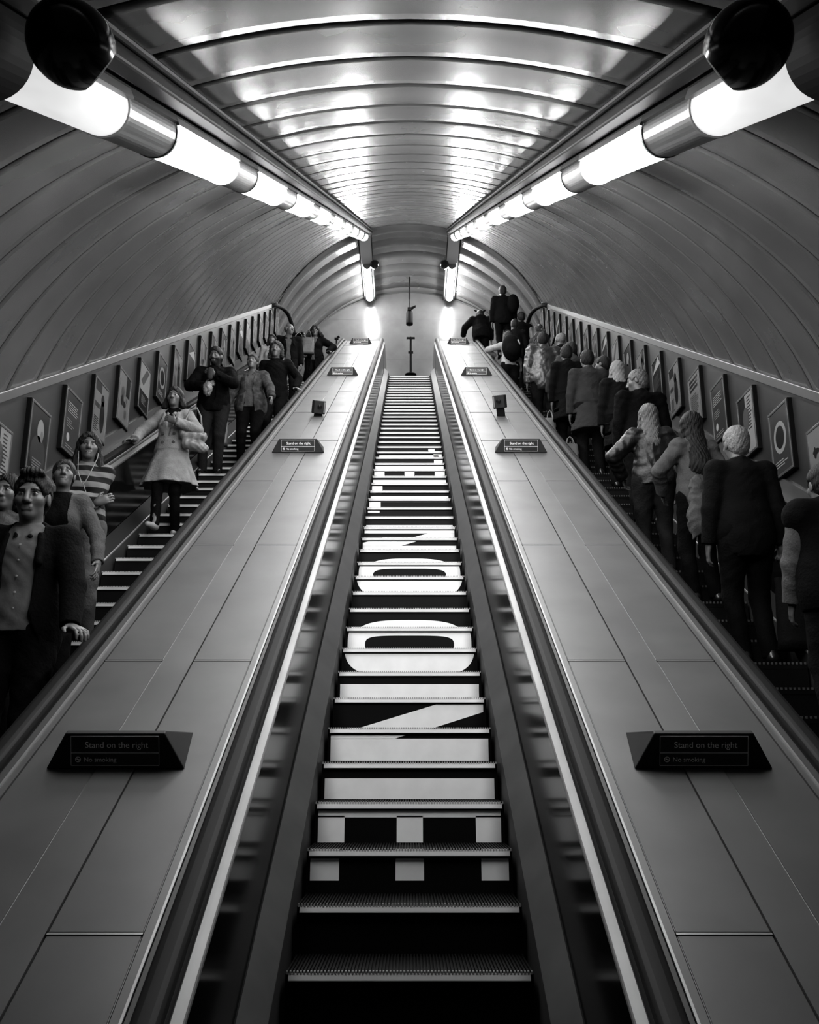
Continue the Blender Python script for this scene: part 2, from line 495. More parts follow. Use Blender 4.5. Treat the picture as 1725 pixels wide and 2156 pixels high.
put([L_rect(-21.7, -20.87, 0, 1), L_rect(-20.9, -19.77, 0, .14)])                                                             # L
put([L_rect(-19.61, -18.77, 0, 1), L_rect(-18.8, -17.66, 0, .14)])                                                            # L
put(L_N(-16.5, -15.62, -14.55, -13.80))                                                                                                  # N
put(L_O(-13.52, -10.95, .85))                                                                                                 # O
put(L_O(-9.51, -6.93, .85))                                                                                                   # O
put(L_N(-6.55, -5.82, -4.67, -4.03))                                                                                                   # N
put([L_rect(-3.55, -2.61, 0, 1), L_rect(-2.65, -1.28, 0, .145), L_rect(-2.65, -1.28, .43, .573), L_rect(-2.65, -1.28, .862, 1)])     # E
def clip(poly, u, keep_ge):
    out = []
    for i in range(len(poly)):
        a, b = poly[i], poly[(i + 1) % len(poly)]
        ia, ib = (a[0] >= u) == keep_ge, (b[0] >= u) == keep_ge
        if ia: out.append(a)
        if ia != ib:
            t = (u - a[0]) / (b[0] - a[0]); out.append((u, a[1] + t * (b[1] - a[1])))
    return out
def letter_patches(j):
    """the white pieces on one riser, each connected piece apart"""
    lw = .47; pieces = []
    for poly in LET:
        p = clip(clip(poly, -j + .012, True), -j + 1.0, False)
        if len(p) < 3: continue
        us = [q[0] for q in p]; vs_ = [q[1] for q in p]
        if max(us) - min(us) < 1e-4: continue
        pieces.append((min(us) - .001, max(us) + .001, min(vs_) - .001, max(vs_) + .001, p))
    groups = []
    for pc in pieces:
        hit = [g for g in groups if any(pc[0] <= q[1] and pc[1] >= q[0] and pc[2] <= q[3] and pc[3] >= q[2] for q in g)]
        new = [pc]
        for g in hit: new += g; groups.remove(g)
        groups.append(new)
    out = []
    for g in groups:
        mb = MB()
        for pc in g:
            vs = [(-lw + 2 * lw * v, 0.0022, -.2 * (u + j)) for (u, v) in pc[4]]
            area = sum(vs[i][0] * vs[(i + 1) % len(vs)][2] - vs[(i + 1) % len(vs)][0] * vs[i][2] for i in range(len(vs)))
            if area < 0: vs = vs[::-1]
            mb.add(vs, [tuple(range(len(vs)))])
        out.append(mb)
    return out
step0, nose0 = step_meshes()
dots_mesh = dotted().build('nosing', [M['nosing_dim']])
def escalator(cx, phase, label, kind):
    root = empty('escalator', W(cx, phase, 0)); tag(root, label, 'escalator', 'escalators side by side')
    j = -4
    while phase + .4 * j < S_TOP + .05:
        s = phase + .4 * j
        st = step0.copy(); C.objects.link(st); st.parent = root
        st.location = W(cx, s, 0) - root.location
        nz = (dots_mesh if kind == 'up' else nose0).copy(); C.objects.link(nz); nz.parent = st
        nz.matrix_parent_inverse = Matrix.Identity(4); nz.location = (0, 0, 0)
        if kind == 'mid':
            for lp in letter_patches(j): lp.build('letter_panel', M['letter'], st)
        j += 1
    # comb plate at the top
    mb = MB(); y = W(0, phase + .4 * (j - 1), 0).y + .35
    z = W(0, phase + .4 * (j - 1), 0).z
    mb.box((-.505, 0, -.05), (.505, 2.2, .006))
    c = mb.build('comb_plate', M['nosing_dim'], root); c.location = Vector((cx, y, z)) - root.location
    return root
escalator(0, 3.116, 'empty centre escalator with large white letters on its black risers', 'mid')
escalator(-PITCH, 3.24, 'left escalator carrying people down towards the viewer', 'down')
escalator(PITCH, 3.26, 'right escalator carrying people up and away', 'up')
for o in (nose0, step0, dots_mesh): bpy.data.objects.remove(o)

# ------------------------------------------------------------------ lamp rows under the vault
TH = rad(17.6)
def lamp_frame(sd, s, rr=3.47):
    """matrix: local y up the slope, local z towards the vault, origin on the lamp axis"""
    x, n = sd * rr * math.sin(TH), N_C + rr * math.cos(TH)
    o = W(x, s, n)
    ez = (W(sd * math.sin(TH), 0, math.cos(TH)) - W(0, 0, 0)).normalized()
    ey = (W(0, 1, 0) - W(0, 0, 0)).normalized()
    ex = ey.cross(ez)
    m = Matrix((ex, ey, ez)).transposed().to_4x4(); m.translation = o
    return m
def half_round(mb, y0, y1, r, mi=0, seg=20, z0=0.0, ends=True, depth=1.0):
    vs = []; fs = []
    for y in (y0, y1):
        for k in range(seg + 1):
            a = PI + PI * k / seg
            vs.append((r * math.cos(a), y, z0 + depth * r * math.sin(a)))
    for k in range(seg): fs.append((k, k + 1, seg + 2 + k, seg + 1 + k))
    if ends:
        fs.append(tuple(range(seg + 1))[::-1]); fs.append(tuple(range(seg + 1, 2 * seg + 2)))
    mb.add(vs, fs, mi)
def emit_mat(name, strength):
    m = bpy.data.materials.new(name); m.use_nodes = True
    nt = m.node_tree; b = nt.nodes['Principled BSDF']
    b.inputs['Base Color'].default_value = (.8, .8, .8, 1); b.inputs['Roughness'].default_value = .3
    b.inputs['Emission Color'].default_value = (1, 1, 1, 1)
    tc = nt.nodes.new('ShaderNodeTexCoord'); sp = nt.nodes.new('ShaderNodeSeparateXYZ')
    nt.links.new(tc.outputs['Object'], sp.inputs[0])
    nz = nt.nodes.new('ShaderNodeTexNoise'); nz.inputs['Scale'].default_value = 7
    mp = nt.nodes.new('ShaderNodeMapping'); mp.inputs['Scale'].default_value = (3, .4, 3)
    nt.links.new(tc.outputs['Object'], mp.inputs[0]); nt.links.new(mp.outputs[0], nz.inputs['Vector'])
    r = nt.nodes.new('ShaderNodeMapRange'); r.inputs[1].default_value = .3; r.inputs[2].default_value = .7
    r.inputs[3].default_value = strength * .9; r.inputs[4].default_value = strength * 1.06
    nt.links.new(nz.outputs[0], r.inputs[0]); nt.links.new(r.outputs[0], b.inputs['Emission Strength'])
    return m
ORD = ['first', 'second', 'third', 'fourth', 'fifth', 'sixth', 'seventh', 'eighth', 'ninth', 'tenth', 'eleventh', 'twelfth', 'thirteenth', 'fourteenth', 'fifteenth', 'sixteenth', 'seventeenth', 'eighteenth', 'nineteenth', 'twentieth', 'twenty-first', 'twenty-second']
LSTR = [LAMP * q for q in (.008, .8, 1.0, 1.0, 1.0, 1.0, 1.0, 1.0, 1.0, 1.0, 2.2)]
EM = [emit_mat('tube_diffuser', v) for v in LSTR]
for sd, nm in ((-1, 'left'), (1, 'right')):
    i = 0; s = 2.55
    while s < 23.0:
        s_a, s_b = s, (3.46 if i == 0 else s + 1.46)
        m = lamp_frame(sd, s_a)
        root = empty('tube_lamp'); root.matrix_world = m
        tag(root, '%s tube lamp from the front in the row on the %s side' % (ORD[i].capitalize(), nm), 'lamp', 'tube lamps along the vault')
        L = s_b - s_a
        mb = MB(); half_round(mb, 0.012, L - .012, .098, 0, 24)
        mb.build('diffuser', EM[i], root, smooth=False).data.polygons.foreach_set('use_smooth', [True] * 24 + [False, False])
        mb = MB()
        for y in (0, L - .022):
            half_round(mb, y, y + .022, .104, 0, 24)
        for q in (-1, 1):
            mb.box((q * .104 - .012, 0, -.012), (q * .104 + .012, L, .02))
        mb.build('rim', M['trim'], root)
        mb = MB(); end = .65
        half_round(mb, L + .001, L + end - .001, .100, 0, 24); mb.box((-.1, L, 0), (.1, L + end, .05))
        mb.build('steel_cover', M['steel'], root)
        mb = MB(); mb.box((-.115, 0, .0), (.115, L + end, .13))
        mb.build('backing_tray', M['tray'], root)
        i += 1; s = s_b + .65
    # dark conduit duct beside the lamps, towards the crown, and its run down the level hall
    m = lamp_frame(sd, -1.2)
    root = empty('cable_duct'); root.matrix_world = m
    tag(root, 'dark cable duct running beside the %s row of tube lamps' % nm, 'cable duct')
    q = -sd
    mb = MB(); mb.box((q * .165 - .032, 0, .02), (q * .165 + .032, 24.4, .13)); mb.build('duct_run', M['duct'], root, bevel=.01)
    mb = MB(); mb.tube([(q * .215, 0, .085), (q * .215, 24.4, .085)], .014, 8); mb.build('conduit', M['duct'], root)
    mb = MB()
    half_round(mb, 0, 3.74, .125, 0, 20); mb.box((-.125, 0, 0), (.125, 3.74, .13))
    o = mb.build('dark_shroud', M['black_matt'], root)
    mb = MB(); mb.lathe([(0, 0), (.016, 0), (.018, .006), (0, .008)], 10, 0, Matrix.Translation((0, 3.5, -.128)) @ Matrix.Rotation(PI, 4, 'X'))
    mb.build('bolt', M['trim'], o)
    # flat duct down the level part, with its own lamp
    xh = sd * 1.05
    zh = HALL_Z + .12 + math.sqrt(R_H ** 2 - 1.05 ** 2)
    d = empty('cable_duct', (xh, 19.7, zh)); tag(d, 'flat vertical-looking duct on the hall ceiling past the end of the %s lamp row' % nm, 'cable duct')
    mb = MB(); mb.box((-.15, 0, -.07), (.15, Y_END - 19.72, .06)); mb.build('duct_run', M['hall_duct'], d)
    mb = MB(); mb.box((-.16, 0, -.075), (-.14, Y_END - 19.72, -.03)); mb.box((.14, 0, -.075), (.16, Y_END - 19.72, -.03)); mb.build('duct_edge', M['duct'], d)
    lp = empty('tube_lamp', (xh, 20.95, zh - .12)); tag(lp, 'bright tube lamp on the level hall ceiling beyond the %s lamp row' % nm, 'lamp')
    mb = MB(); half_round(mb, .02, 1.68, .085, 0, 24); mb.build('diffuser', EM[10], lp)
    mb = MB(); half_round(mb, 0, .022, .09, 0, 20); half_round(mb, 1.678, 1.70, .09, 0, 20); mb.box((-.09, 0, 0), (.09, 1.7, .05)); mb.build('rim', M['ledge'], lp)
# ------------------------------------------------------------------ loudspeakers
def speaker(center, r, aim, mount, label):
    root = empty('loudspeaker', center); tag(root, label, 'loudspeaker', 'round black loudspeakers')
    mt = Vector(aim).normalized().to_track_quat('Z', 'Y').to_matrix().to_4x4()
    mb = MB()
    prof = [(0.0, -r * 1.05)] + [(r * math.sin(t), -r * 1.05 * math.cos(t)) for t in np.linspace(.12, PI * .80, 20)]
    mb.lathe(prof, 36, 0, mt); mb.build('housing', M['black'], root, smooth=True)
    mb = MB(); mb.lathe([(r * .58, r * .84), (r * .4, r * .88), (0, r * .9)], 36, 0, mt); mb.build('grille', M['black_matt'], root)
    mb = MB()
    v = Vector(mount) - Vector(center)
    mb.tube([v.normalized() * r * .9, v], r * .16, 10)
    mb.box(tuple(v - Vector((r * .3, r * .3, r * .08))), tuple(v + Vector((r * .3, r * .3, r * .06))))
    mb.build('bracket', M['black_matt'], root)
    return root
for sd, nm in ((-1, 'left'), (1, 'right')):
    c = W(sd * .79, 2.41, 3.19)
    speaker(c, .098, (-sd * .6, .55, -.35), W(sd * .84, 2.41, 3.40), 'big round black loudspeaker at the near end of the %s lamp row' % nm)
    c2 = Vector((sd * .86, 20.9, HALL_Z + .12 + math.sqrt(R_H ** 2 - .86 ** 2) - .17))
    speaker(c2, .115, (0, -1, -.2), c2 + Vector((sd * .12, 0, .16)), 'small round black loudspeaker beside the far %s hall lamp' % nm)
# ------------------------------------------------------------------ far hall fittings
t = empty('security_camera', (0, 22.0, HALL_Z + R_H + .1)); tag(t, 'dark security camera hanging on a pole from the middle of the hall ceiling', 'camera')
mb = MB(); mb.tube([(0, 0, 0), (0, 0, -.62)], .022, 8); mb.build('pole', M['black_matt'], t)
mb = MB(); mb.box((-.05, -.1, -.98), (.05, .08, -.90)); mb.tube([(0, 0, -.62), (0, 0, -.92)], .012, 8); mb.build('bracket', M['black_matt'], t)
mb = MB(); mb.add([(-.03, -.04, -.9), (.03, -.04, -.9), (.16, -.02, -.80), (.16, .03, -.84), (-.03, .04, -.93), (.03, .04, -.93)], [(0, 1, 5, 4), (0, 1, 2), (1, 2, 3, 5), (0, 2, 3, 4)]); mb.build('arm', M['black_matt'], t)
mb = MB(); mb.lathe([(0, -1.34), (.085, -1.34), (.09, -1.30), (.09, -1.02), (.075, -.98), (0, -.97)], 18); mb.build('camera_housing', M['black_matt'], t, smooth=True)
def dome(x, y, z, label, post):
    t = empty('dome_camera', (x, y, z)); tag(t, label, 'camera', 'dome cameras')
    mb = MB(); mb.lathe([(0, -.16), (.05, -.15), (.085, -.11), (.10, -.05), (.07, .01), (.03, .05), (.022, .10), (0, .11)], 18); mb.build('dome', M['black'], t, smooth=True)
    mb = MB(); mb.tube([(0, 0, .08), (0, 0, .24), (.02 if not post else .06, 0, .30)], [.018, .022, .035], 8); mb.box((-.05, -.03, .22), (.05, .03, .26)); mb.build('bracket', M['black_matt'], t)
    if post:
        mb = MB(); mb.tube([(.03, .05, -.26), (.03, .05, -2.2)], .035, 10); mb.lathe([(.03, -.3), (.07, -.28), (.07, -.24), (.03, -.22)], 12, 0, Matrix.Translation((.03, .05, 0))); mb.build('post', M['black_matt'], t)
# at (708,680) and (1016,690)
dome(-1.82, 21.6, ZC + 10.02, 'dome camera on a dark post at the top of the left escalator', True)
dome(1.80, 21.6, ZC + 9.97, 'dome camera hanging above the stooping traveller at the top right', False)
t = empty('barrier_post', (.03, 21.2, Z_TOP)); tag(t, 'slim dark post with a cross bar standing beyond the centre steps', 'post')
mb = MB(); mb.lathe([(0, 0), (.14, 0), (.14, .02), (.03, .04), (.025, .9), (.03, 1.0), (0, 1.0)], 14); mb.build('pole', M['black_matt'], t)
mb = MB(); mb.box((-.10, -.02, .96), (.10, .02, 1.0)); mb.box((-.06, -.03, .58), (.06, .03, .62)); mb.build('crossbar', M['black_matt'], t)
# ------------------------------------------------------------------ signs on the decks
tx1 = text_mesh('Stand on the right', .0335, 'LEFT'); tx2 = text_mesh('No smoking', .0255, 'LEFT')
def sign_proto():
    root = empty('sign')
    # local: x across, y up the slope, z off the slope
    h, wt, wb, dp = .135, .192, .268, .25
    mb = MB()
    A = [(-wb, -.045, 0), (wb, -.045, 0), (wb + .01, .03, 0), (-wb - .01, .03, 0), (-wt, -.005, h), (wt, -.005, h), (wt, .012, h), (-wt, .012, h)]
    mb.add([(-wb, -.045, 0), (wb, -.045, 0), (wt, -.012, h), (-wt, -.012, h), (-wb + .03, dp, 0), (wb - .03, dp, 0), (wt, .01, h), (-wt, .01, h)],
           [(0, 1, 2, 3), (1, 5, 6, 2), (5, 4, 7, 6), (4, 0, 3, 7), (3, 2, 6, 7), (0, 4, 5, 1)])
    mb.build('casting', M['sign'], root, bevel=.004)
    tilt = math.atan2(.033, .135)
    fx = Matrix.Translation((0, -.045, 0)) @ Matrix.Rotation(PI / 2 - tilt, 4, 'X')   # local x right, y up the face
    pl = MB(); pl.box((-.170, .014, 0), (.170, .128, .0015), 0)
    p = pl.build('plate', M['sign_plate'], root); p.matrix_local = fx
    ln = MB()
    for (x0, y0, x1, y1) in ((-.170, .0135, .170, .0150), (-.170, .062, .170, .0640), (-.170, .127, .170, .1285), (-.1705, .0135, -.169, .1285), (.169, .0135, .1705, .1285)):
        ln.box((x0, y0, .0012), (x1, y1, .0024))
    ln.build('border_line', M['sign_text'], p)
    ic = MB()
    for k in range(20):
        a, b = 2 * PI * k / 20, 2 * PI * (k + 1) / 20
        ic.add([(r * math.cos(q) - .143, r * math.sin(q) + .038, .0024) for r, q in ((.011, a), (.011, b), (.0085, b), (.0085, a))], [(0, 1, 2, 3)])
    ic.add([(-.151, .0445, .0024), (-.1495, .046, .0024), (-.135, .0315, .0024), (-.1365, .030, .0024)], [(0, 3, 2, 1)])
    ic.box((-.149, .037, .001), (-.137, .0395, .0023))
    ic.build('no_smoking_symbol', M['sign_text'], p)
    for me, x, y in ((tx1, -.116, .083), (tx2, -.121, .029)):
        me.materials.clear(); me.materials.append(M['sign_text'])
        o = bpy.data.objects.new('lettering', me); C.objects.link(o); o.parent = p; o.location = (x, y, .0024)
    return root
sp = sign_proto(); first = True
for sd, nm in ((-1, 'left'), (1, 'right')):
    for k, z_ in enumerate((3.69, 9.66, 16.05, 22.0)):
        s = (z_ - (P0 - .8) * math.sin(rad(15))) / math.cos(rad(15))
        o = sp if first else dup(sp); first = False
        o.location = W(sd * 1.138, s, .8005); o.rotation_euler = INC
        tag(o, ['Nearest', 'Second', 'Third', 'Farthest'][k] + ' wedge-shaped dark sign up the %s deck, reading Stand on the right' % nm, 'sign', 'stand on the right signs on the decks')
# ------------------------------------------------------------------ emergency stop boxes
for sd, nm in ((-1, 'left'), (1, 'right')):
    s = (11.85 - (P0 - .8) * math.sin(rad(15))) / math.cos(rad(15))
    t = empty('stop_box', W(sd * 1.15, s, .8)); t.rotation_euler = (rad(22), 0, rad(-18 * sd))
    tag(t, 'dark emergency stop box standing on the %s metal deck' % nm, 'stop box', 'emergency stop boxes')
    hh = .10 if sd > 0 else .03
    mb = MB(); mb.box((-.045, -.03, 0), (.045, .05, hh)); mb.build('foot', M['black_matt'], t)
    mb = MB(); mb.box((-.075, -.06, hh), (.075, .09, hh + .165)); mb.build('housing', M['sign'], t, bevel=.01)
    mb = MB(); mb.lathe([(0, 0), (.03, 0), (.03, .012), (.02, .02), (0, .022)], 16, 0, Matrix.Translation((0, -.06, hh + .09)) @ Matrix.Rotation(PI / 2, 4, 'X')); mb.build('button', M['black'], t)
    mb = MB(); mb.box((-.06 * sd - .008, -.063, hh + .02), (-.06 * sd + .008, -.06, hh + .15)); mb.build('bright_edge', M['trim'], t)
# ------------------------------------------------------------------ posters
PM = [mat('poster_ink', c, .25, 0, .5) for c in (.006, .018, .04, .08, .13, .2)]
DESC = ['dark poster with a pale face and shoulder', 'dark poster with lines of small pale text', 'pale poster with a dark standing figure', 'grey poster with dark blots', 'pale poster with a dark base and slanted bar',
        'dark poster with a bright triangle at the top', 'pale text-filled poster', 'dark poster with a large round motif', 'half dark half pale poster']
def poster_mesh(kind, rng):
    mb = MB(); w, h = .185, .275
    def rc(x0, z0, x1, z1, mi, d=1): 
        y = -.0006 * d
        mb.add([(x0, y, z0), (x1, y, z0), (x1, y, z1), (x0, y, z1)], [(0, 1, 2, 3)], mi)
    def el(cx, cz, rx, rz, mi, d=2, n=20):
        mb.add([(cx + rx * math.cos(2 * PI * k / n), -.0006 * d, cz + rz * math.sin(2 * PI * k / n)) for k in range(n)], [tuple(range(n))], mi)
    def lines(z1, n, mi, x0=-.14, x1=.14, th=.010, gap=.022, d=3):
        for k in range(n):
            rc(x0, z1 - k * gap - th, x0 + (x1 - x0) * rng.uniform(.6, 1), z1 - k * gap, mi, d)
    if kind == 0:
        rc(-w, -h, w, h, 0); el(.02, .09, .07, .10, 4); el(.0, -.12, .16, .16, 1); el(.05, .05, .03, .05, 3, 3); lines(-.17, 4, 3, -.10, .13)
    elif kind == 1:
        rc(-w, -h, w, h, 1); lines(.18, 5, 4); lines(.02, 4, 3, -.14, .05); el(-.08, -.15, .035, .04, 5); lines(-.22, 2, 3)
    elif kind == 2:
        rc(-w, -h, w, h, 3); el(.05, .12, .05, .06, 0); el(.06, -.05, .07, .17, 0); rc(-w, .17, .0, h, 0, 2); lines(-.1, 7, 0, -.17, -.02); rc(-w, .0, -.03, .05, 1, 2)
    elif kind == 3:
        rc(-w, -h, w, h, 3); [el(rng.uniform(-.12, .12), rng.uniform(-.2, .2), rng.uniform(.02, .06), rng.uniform(.02, .07), rng.choice((0, 1, 2)), 2 + k) for k in range(6)]; rc(.05, .05, w, h, 0, 2)
    elif kind == 4:
        rc(-w, -h, w, h, 4); rc(-w, -h, w, -.05, 0, 2); mb.add([(-.15, -.0018, .05), (-.05, -.0018, .02), (.15, -.0018, .24), (.05, -.0018, .26)], [(0, 1, 2, 3)], 2); lines(-.1, 5, 3, -.1, .1, d=4)
    elif kind == 5:
        rc(-w, -h, w, h, 0); mb.add([(-w, -.0014, .12), (w, -.0014, .15), (w * .6, -.0014, h)], [(0, 1, 2)], 5); lines(.06, 8, 2); lines(-.2, 2, 4, -.1, .1)
    elif kind == 6:
        rc(-w, -h, w, h, 3); lines(.24, 3, 0, -.15, .15, .03, .05); lines(.06, 10, 1); lines(-.2, 2, 0)
    elif kind == 7:
        rc(-w, -h, w, h, 1); el(.0, .03, .13, .14, 4); el(.0, .03, .09, .10, 0, 3); lines(-.16, 3, 4)
    else:
        rc(-w, -h, 0, h, 0); rc(0, -h, w, h, 4); el(0, .05, .08, .11, 2); lines(-.15, 4, 3, -.16, .0, d=3); lines(.24, 11, 1, .05, .16, .012, .03)
    return mb
rng = random.Random(8)
SEQ_L = [5, 8, 0, 1, 2, 3, 4, 7, 2, 5, 3, 8, 0, 2, 5, 4, 1, 3, 6, 0, 7, 3]
SEQ_R = [0, 3, 7, 8, 1, 6, 2, 5, 3, 0, 4, 5, 7, 2, 8, 1, 4, 5, 3, 2, 6, 0]
for sd, nm, seq in ((-1, 'left', SEQ_L), (1, 'right', SEQ_R)):
    vis = 0
    for i in range(-2, 19):
        s = 7.79 + .817 * i
        c = W(sd * 3.132, s, 1.235)
        t = empty('poster', c, (0, 0, -sd * PI / 2 if sd > 0 else PI / 2))
        t.rotation_euler = (0, 0, PI / 2 if sd < 0 else -PI / 2)
        kd = seq[i + 2]
        tag(t, '%s, %s along the %s wall' % (DESC[kd], ORD[i + 2], nm), 'poster', 'framed posters along the %s wall' % nm)
        mb = MB(); w, h, b = .207, .297, .022
        for (x0, z0, x1, z1) in ((-w, -h, w, -h + b), (-w, h - b, w, h), (-w, -h + b, -w + b, h - b), (w - b, -h + b, w, h - b)):
            mb.box((x0, -.028, z0), (x1, .018, z1))
        mb.build('frame', M['frame'], t, bevel=.003)
        mb = MB(); mb.box((-w - .010, -.020, -h - .006), (w + .010, .018, h + .006)); mb.build('backing', M['black_matt'], t)
        o = poster_mesh(kd, rng).build('sheet', PM, t); o.location = (0, -.0225, 0)
# ------------------------------------------------------------------ people: smooth bodies from blended volumes
V3 = lambda *a: np.array(a, dtype=np.float32)
def nrm(v): return v / (np.linalg.norm(v) + 1e-9)
class Vol:
    """a list of blended volumes, meshed as one continuous surface"""
    def __init__(s): s.ops = []
    def rc(s, a, b, r1, r2, k=.02, op='u', fl=None):
        """round cone; fl = (axis, factor) flattens the section along an axis"""
        a, b = np.asarray(a, np.float32), np.asarray(b, np.float32); m = max(r1, r2)
        s.ops.append(('rc', op, k, np.minimum(a, b) - m, np.maximum(a, b) + m, (a, b, r1, r2, fl))); return s
    def el(s, c, r, R=None, k=.03, op='u'):
        c = np.asarray(c, np.float32); r = np.asarray(r, np.float32); m = float(r.max())
        s.ops.append(('el', op, k, c - (m if R is not None else r), c + (m if R is not None else r), (c, r, R))); return s
    def skirt(s, z0, z1, c0, r0, c1, r1, ny=.72, fold=0, nf=9, k=.03, ph=0.0):
        """open-bottomed flared tube from z0 (top) down to z1"""
        m = max(r0, r1) * 1.15
        lo = np.minimum(V3(*c0), V3(*c1)) - m; hi = np.maximum(V3(*c0), V3(*c1)) + m; lo[2] = z1 - .005; hi[2] = z0 + .005
        s.ops.append(('sk', 'u', k, lo, hi, (z0, z1, c0, r0, c1, r1, ny, fold, nf, ph))); return s
    def fn(s, f, lo, hi, op='cut', k=.004):
        s.ops.append(('fn', op, k, np.asarray(lo, np.float32), np.asarray(hi, np.float32), f)); return s
    def bounds(s):
        lo = np.min([o[3] for o in s.ops if o[1] == 'u'], axis=0) - .02; hi = np.max([o[4] for o in s.ops if o[1] == 'u'], axis=0) + .02
        return lo, hi
    def ev(s, P, margin):
        D = np.full(len(P), 1.0, np.float32)
        for kind, op, k, lo, hi, d in s.ops:
            mg = margin + k
            ix = np.nonzero(((P > lo - mg) & (P < hi + mg)).all(1))[0]
            if not len(ix): continue
            p = P[ix]
            if kind == 'rc':
                a, b, r1, r2, fl = d
                q = p - a; ba = b - a
                t = np.clip((q @ ba) / max(float(ba @ ba), 1e-8), 0, 1)
                v = q - t[:, None] * ba
                if fl is not None:
                    ax, fc = fl; comp = v @ ax; v = v + np.outer(comp * (1 / fc - 1), ax)
                d1 = np.sqrt((v * v).sum(1)) - (r1 + (r2 - r1) * t)
                if fl is not None: d1 = d1 * .8
            elif kind == 'el':
                c, r, R = d
                q = p - c
                if R is not None: q = q @ R
                k0 = np.sqrt(((q / r) ** 2).sum(1)); k1 = np.sqrt(((q / (r * r)) ** 2).sum(1)) + 1e-6
                d1 = k0 * (k0 - 1) / k1
            elif kind == 'sk':
                z0, z1, c0, r0, c1, r1, ny, fold, nf, ph = d
                t = np.clip((z0 - p[:, 2]) / (z0 - z1), 0, 1)
                x = p[:, 0] - (c0[0] + (c1[0] - c0[0]) * t); y = (p[:, 1] - (c0[1] + (c1[1] - c0[1]) * t)) / (ny + .12 * t)
                th = np.arctan2(y, x)
                rr = (r0 + (r1 - r0) * t) * (1 + fold * t * np.sin(nf * th + ph + 1.5 * np.sin(2 * th)))
                d1 = (np.sqrt(x * x + y * y) - rr) * .85
                d1 = np.maximum(d1, np.maximum(p[:, 2] - z0, z1 - p[:, 2]))
            else:
                d1 = d(p)
            Di = D[ix]
            if op == 'u':
                if k > 0:
                    h = np.maximum(k - np.abs(Di - d1), 0) / k; D[ix] = np.minimum(Di, d1) - h * h * k * .25
                else: D[ix] = np.minimum(Di, d1)
            elif op == 'sub':
                h = np.maximum(k - np.abs(Di + d1), 0) / k; D[ix] = np.maximum(Di, -d1) + h * h * k * .25
            elif op == 'cut': D[ix] = np.maximum(Di, d1)
            elif op == 'add': D[ix] = Di + d1
        return D
    def mesh(s, h):
        lo, hi = s.bounds()
        nc = np.ceil((hi - lo) / (4 * h)).astype(int) + 1
        hc = 4 * h
        ax = [lo[i] + hc * np.arange(nc[i] + 1, dtype=np.float32) for i in range(3)]
        G = np.stack(np.meshgrid(*ax, indexing='ij'), -1).reshape(-1, 3).astype(np.float32)
        thr = hc * 2.2
        Cd = s.ev(G, thr + .02).reshape(nc + 1)
        mn = np.full(nc, 9.0, np.float32)
        for i in (0, 1):
            for j in (0, 1):
                for k in (0, 1): mn = np.minimum(mn, np.abs(Cd[i:i + nc[0], j:j + nc[1], k:k + nc[2]]))
        act = mn < thr
        nf = nc * 4 + 1
        base = np.sign(Cd[:-1, :-1, :-1]); base[base == 0] = 1
        F = np.ones(nf, np.float32)
        F[:-1, :-1, :-1] = np.repeat(np.repeat(np.repeat(base, 4, 0), 4, 1), 4, 2)
        am = np.zeros(nf, bool)
        cells = np.argwhere(act) * 4
        off = np.stack(np.meshgrid(*[np.arange(5)] * 3, indexing='ij'), -1).reshape(-1, 3)
        pts = (cells[:, None, :] + off[None]).reshape(-1, 3)
        am[pts[:, 0], pts[:, 1], pts[:, 2]] = True
        I = np.argwhere(am)
        val = s.ev((lo + I * h).astype(np.float32), .02 + 2 * h)
        F[I[:, 0], I[:, 1], I[:, 2]] = val
        S = F < 0
        cnt = np.zeros(nf - 1, np.int8)
        n0, n1, n2 = nf - 1
        for i in (0, 1):
            for j in (0, 1):
                for k in (0, 1): cnt += S[i:i + n0, j:j + n1, k:k + n2]
        cell = np.argwhere((cnt > 0) & (cnt < 8))
        idx = np.full(nf - 1, -1, np.int32); idx[cell[:, 0], cell[:, 1], cell[:, 2]] = np.arange(len(cell))
        acc = np.zeros((len(cell), 3)); num = np.zeros(len(cell))
        for axis in range(3):
            for u in (0, 1):
                for w in (0, 1):
                    o = [0, 0, 0]; others = [q for q in range(3) if q != axis]
                    o[others[0]] = u; o[others[1]] = w
                    a = cell + o; b = a.copy(); b[:, axis] += 1
                    va, vb = F[a[:, 0], a[:, 1], a[:, 2]], F[b[:, 0], b[:, 1], b[:, 2]]
                    m = (va < 0) != (vb < 0)
                    t = np.where(m, va / np.where(m, va - vb, 1), 0)
                    pt = np.array(o, float)[None, :] + np.zeros((len(cell), 3)); pt[:, axis] = t
                    acc[m] += pt[m]; num[m] += 1
        v = lo + (cell + acc / np.maximum(num, 1)[:, None]) * h
        quads = []
        for axis in range(3):
            sl0 = [slice(None)] * 3; sl1 = [slice(None)] * 3
            sl0[axis] = slice(0, -1); sl1[axis] = slice(1, None)
            ch = S[tuple(sl0)] != S[tuple(sl1)]
            e = np.argwhere(ch)
            o1, o2 = [(1, 2), (2, 0), (0, 1)][axis]
            e = e[(e[:, o1] > 0) & (e[:, o2] > 0) & (e[:, o1] < nf[o1] - 1) & (e[:, o2] < nf[o2] - 1)]
            def cid(d1, d2):
                q = e.copy(); q[:, o1] -= d1; q[:, o2] -= d2
                return idx[q[:, 0], q[:, 1], q[:, 2]]
            q = np.stack([cid(1, 1), cid(0, 1), cid(0, 0), cid(1, 0)], 1)
            inside = S[e[:, 0], e[:, 1], e[:, 2]]
            q = np.where(inside[:, None], q, q[:, ::-1])
            quads.append(q[(q >= 0).all(1)])
        return v.astype(np.float32), np.concatenate(quads).astype(np.int32)
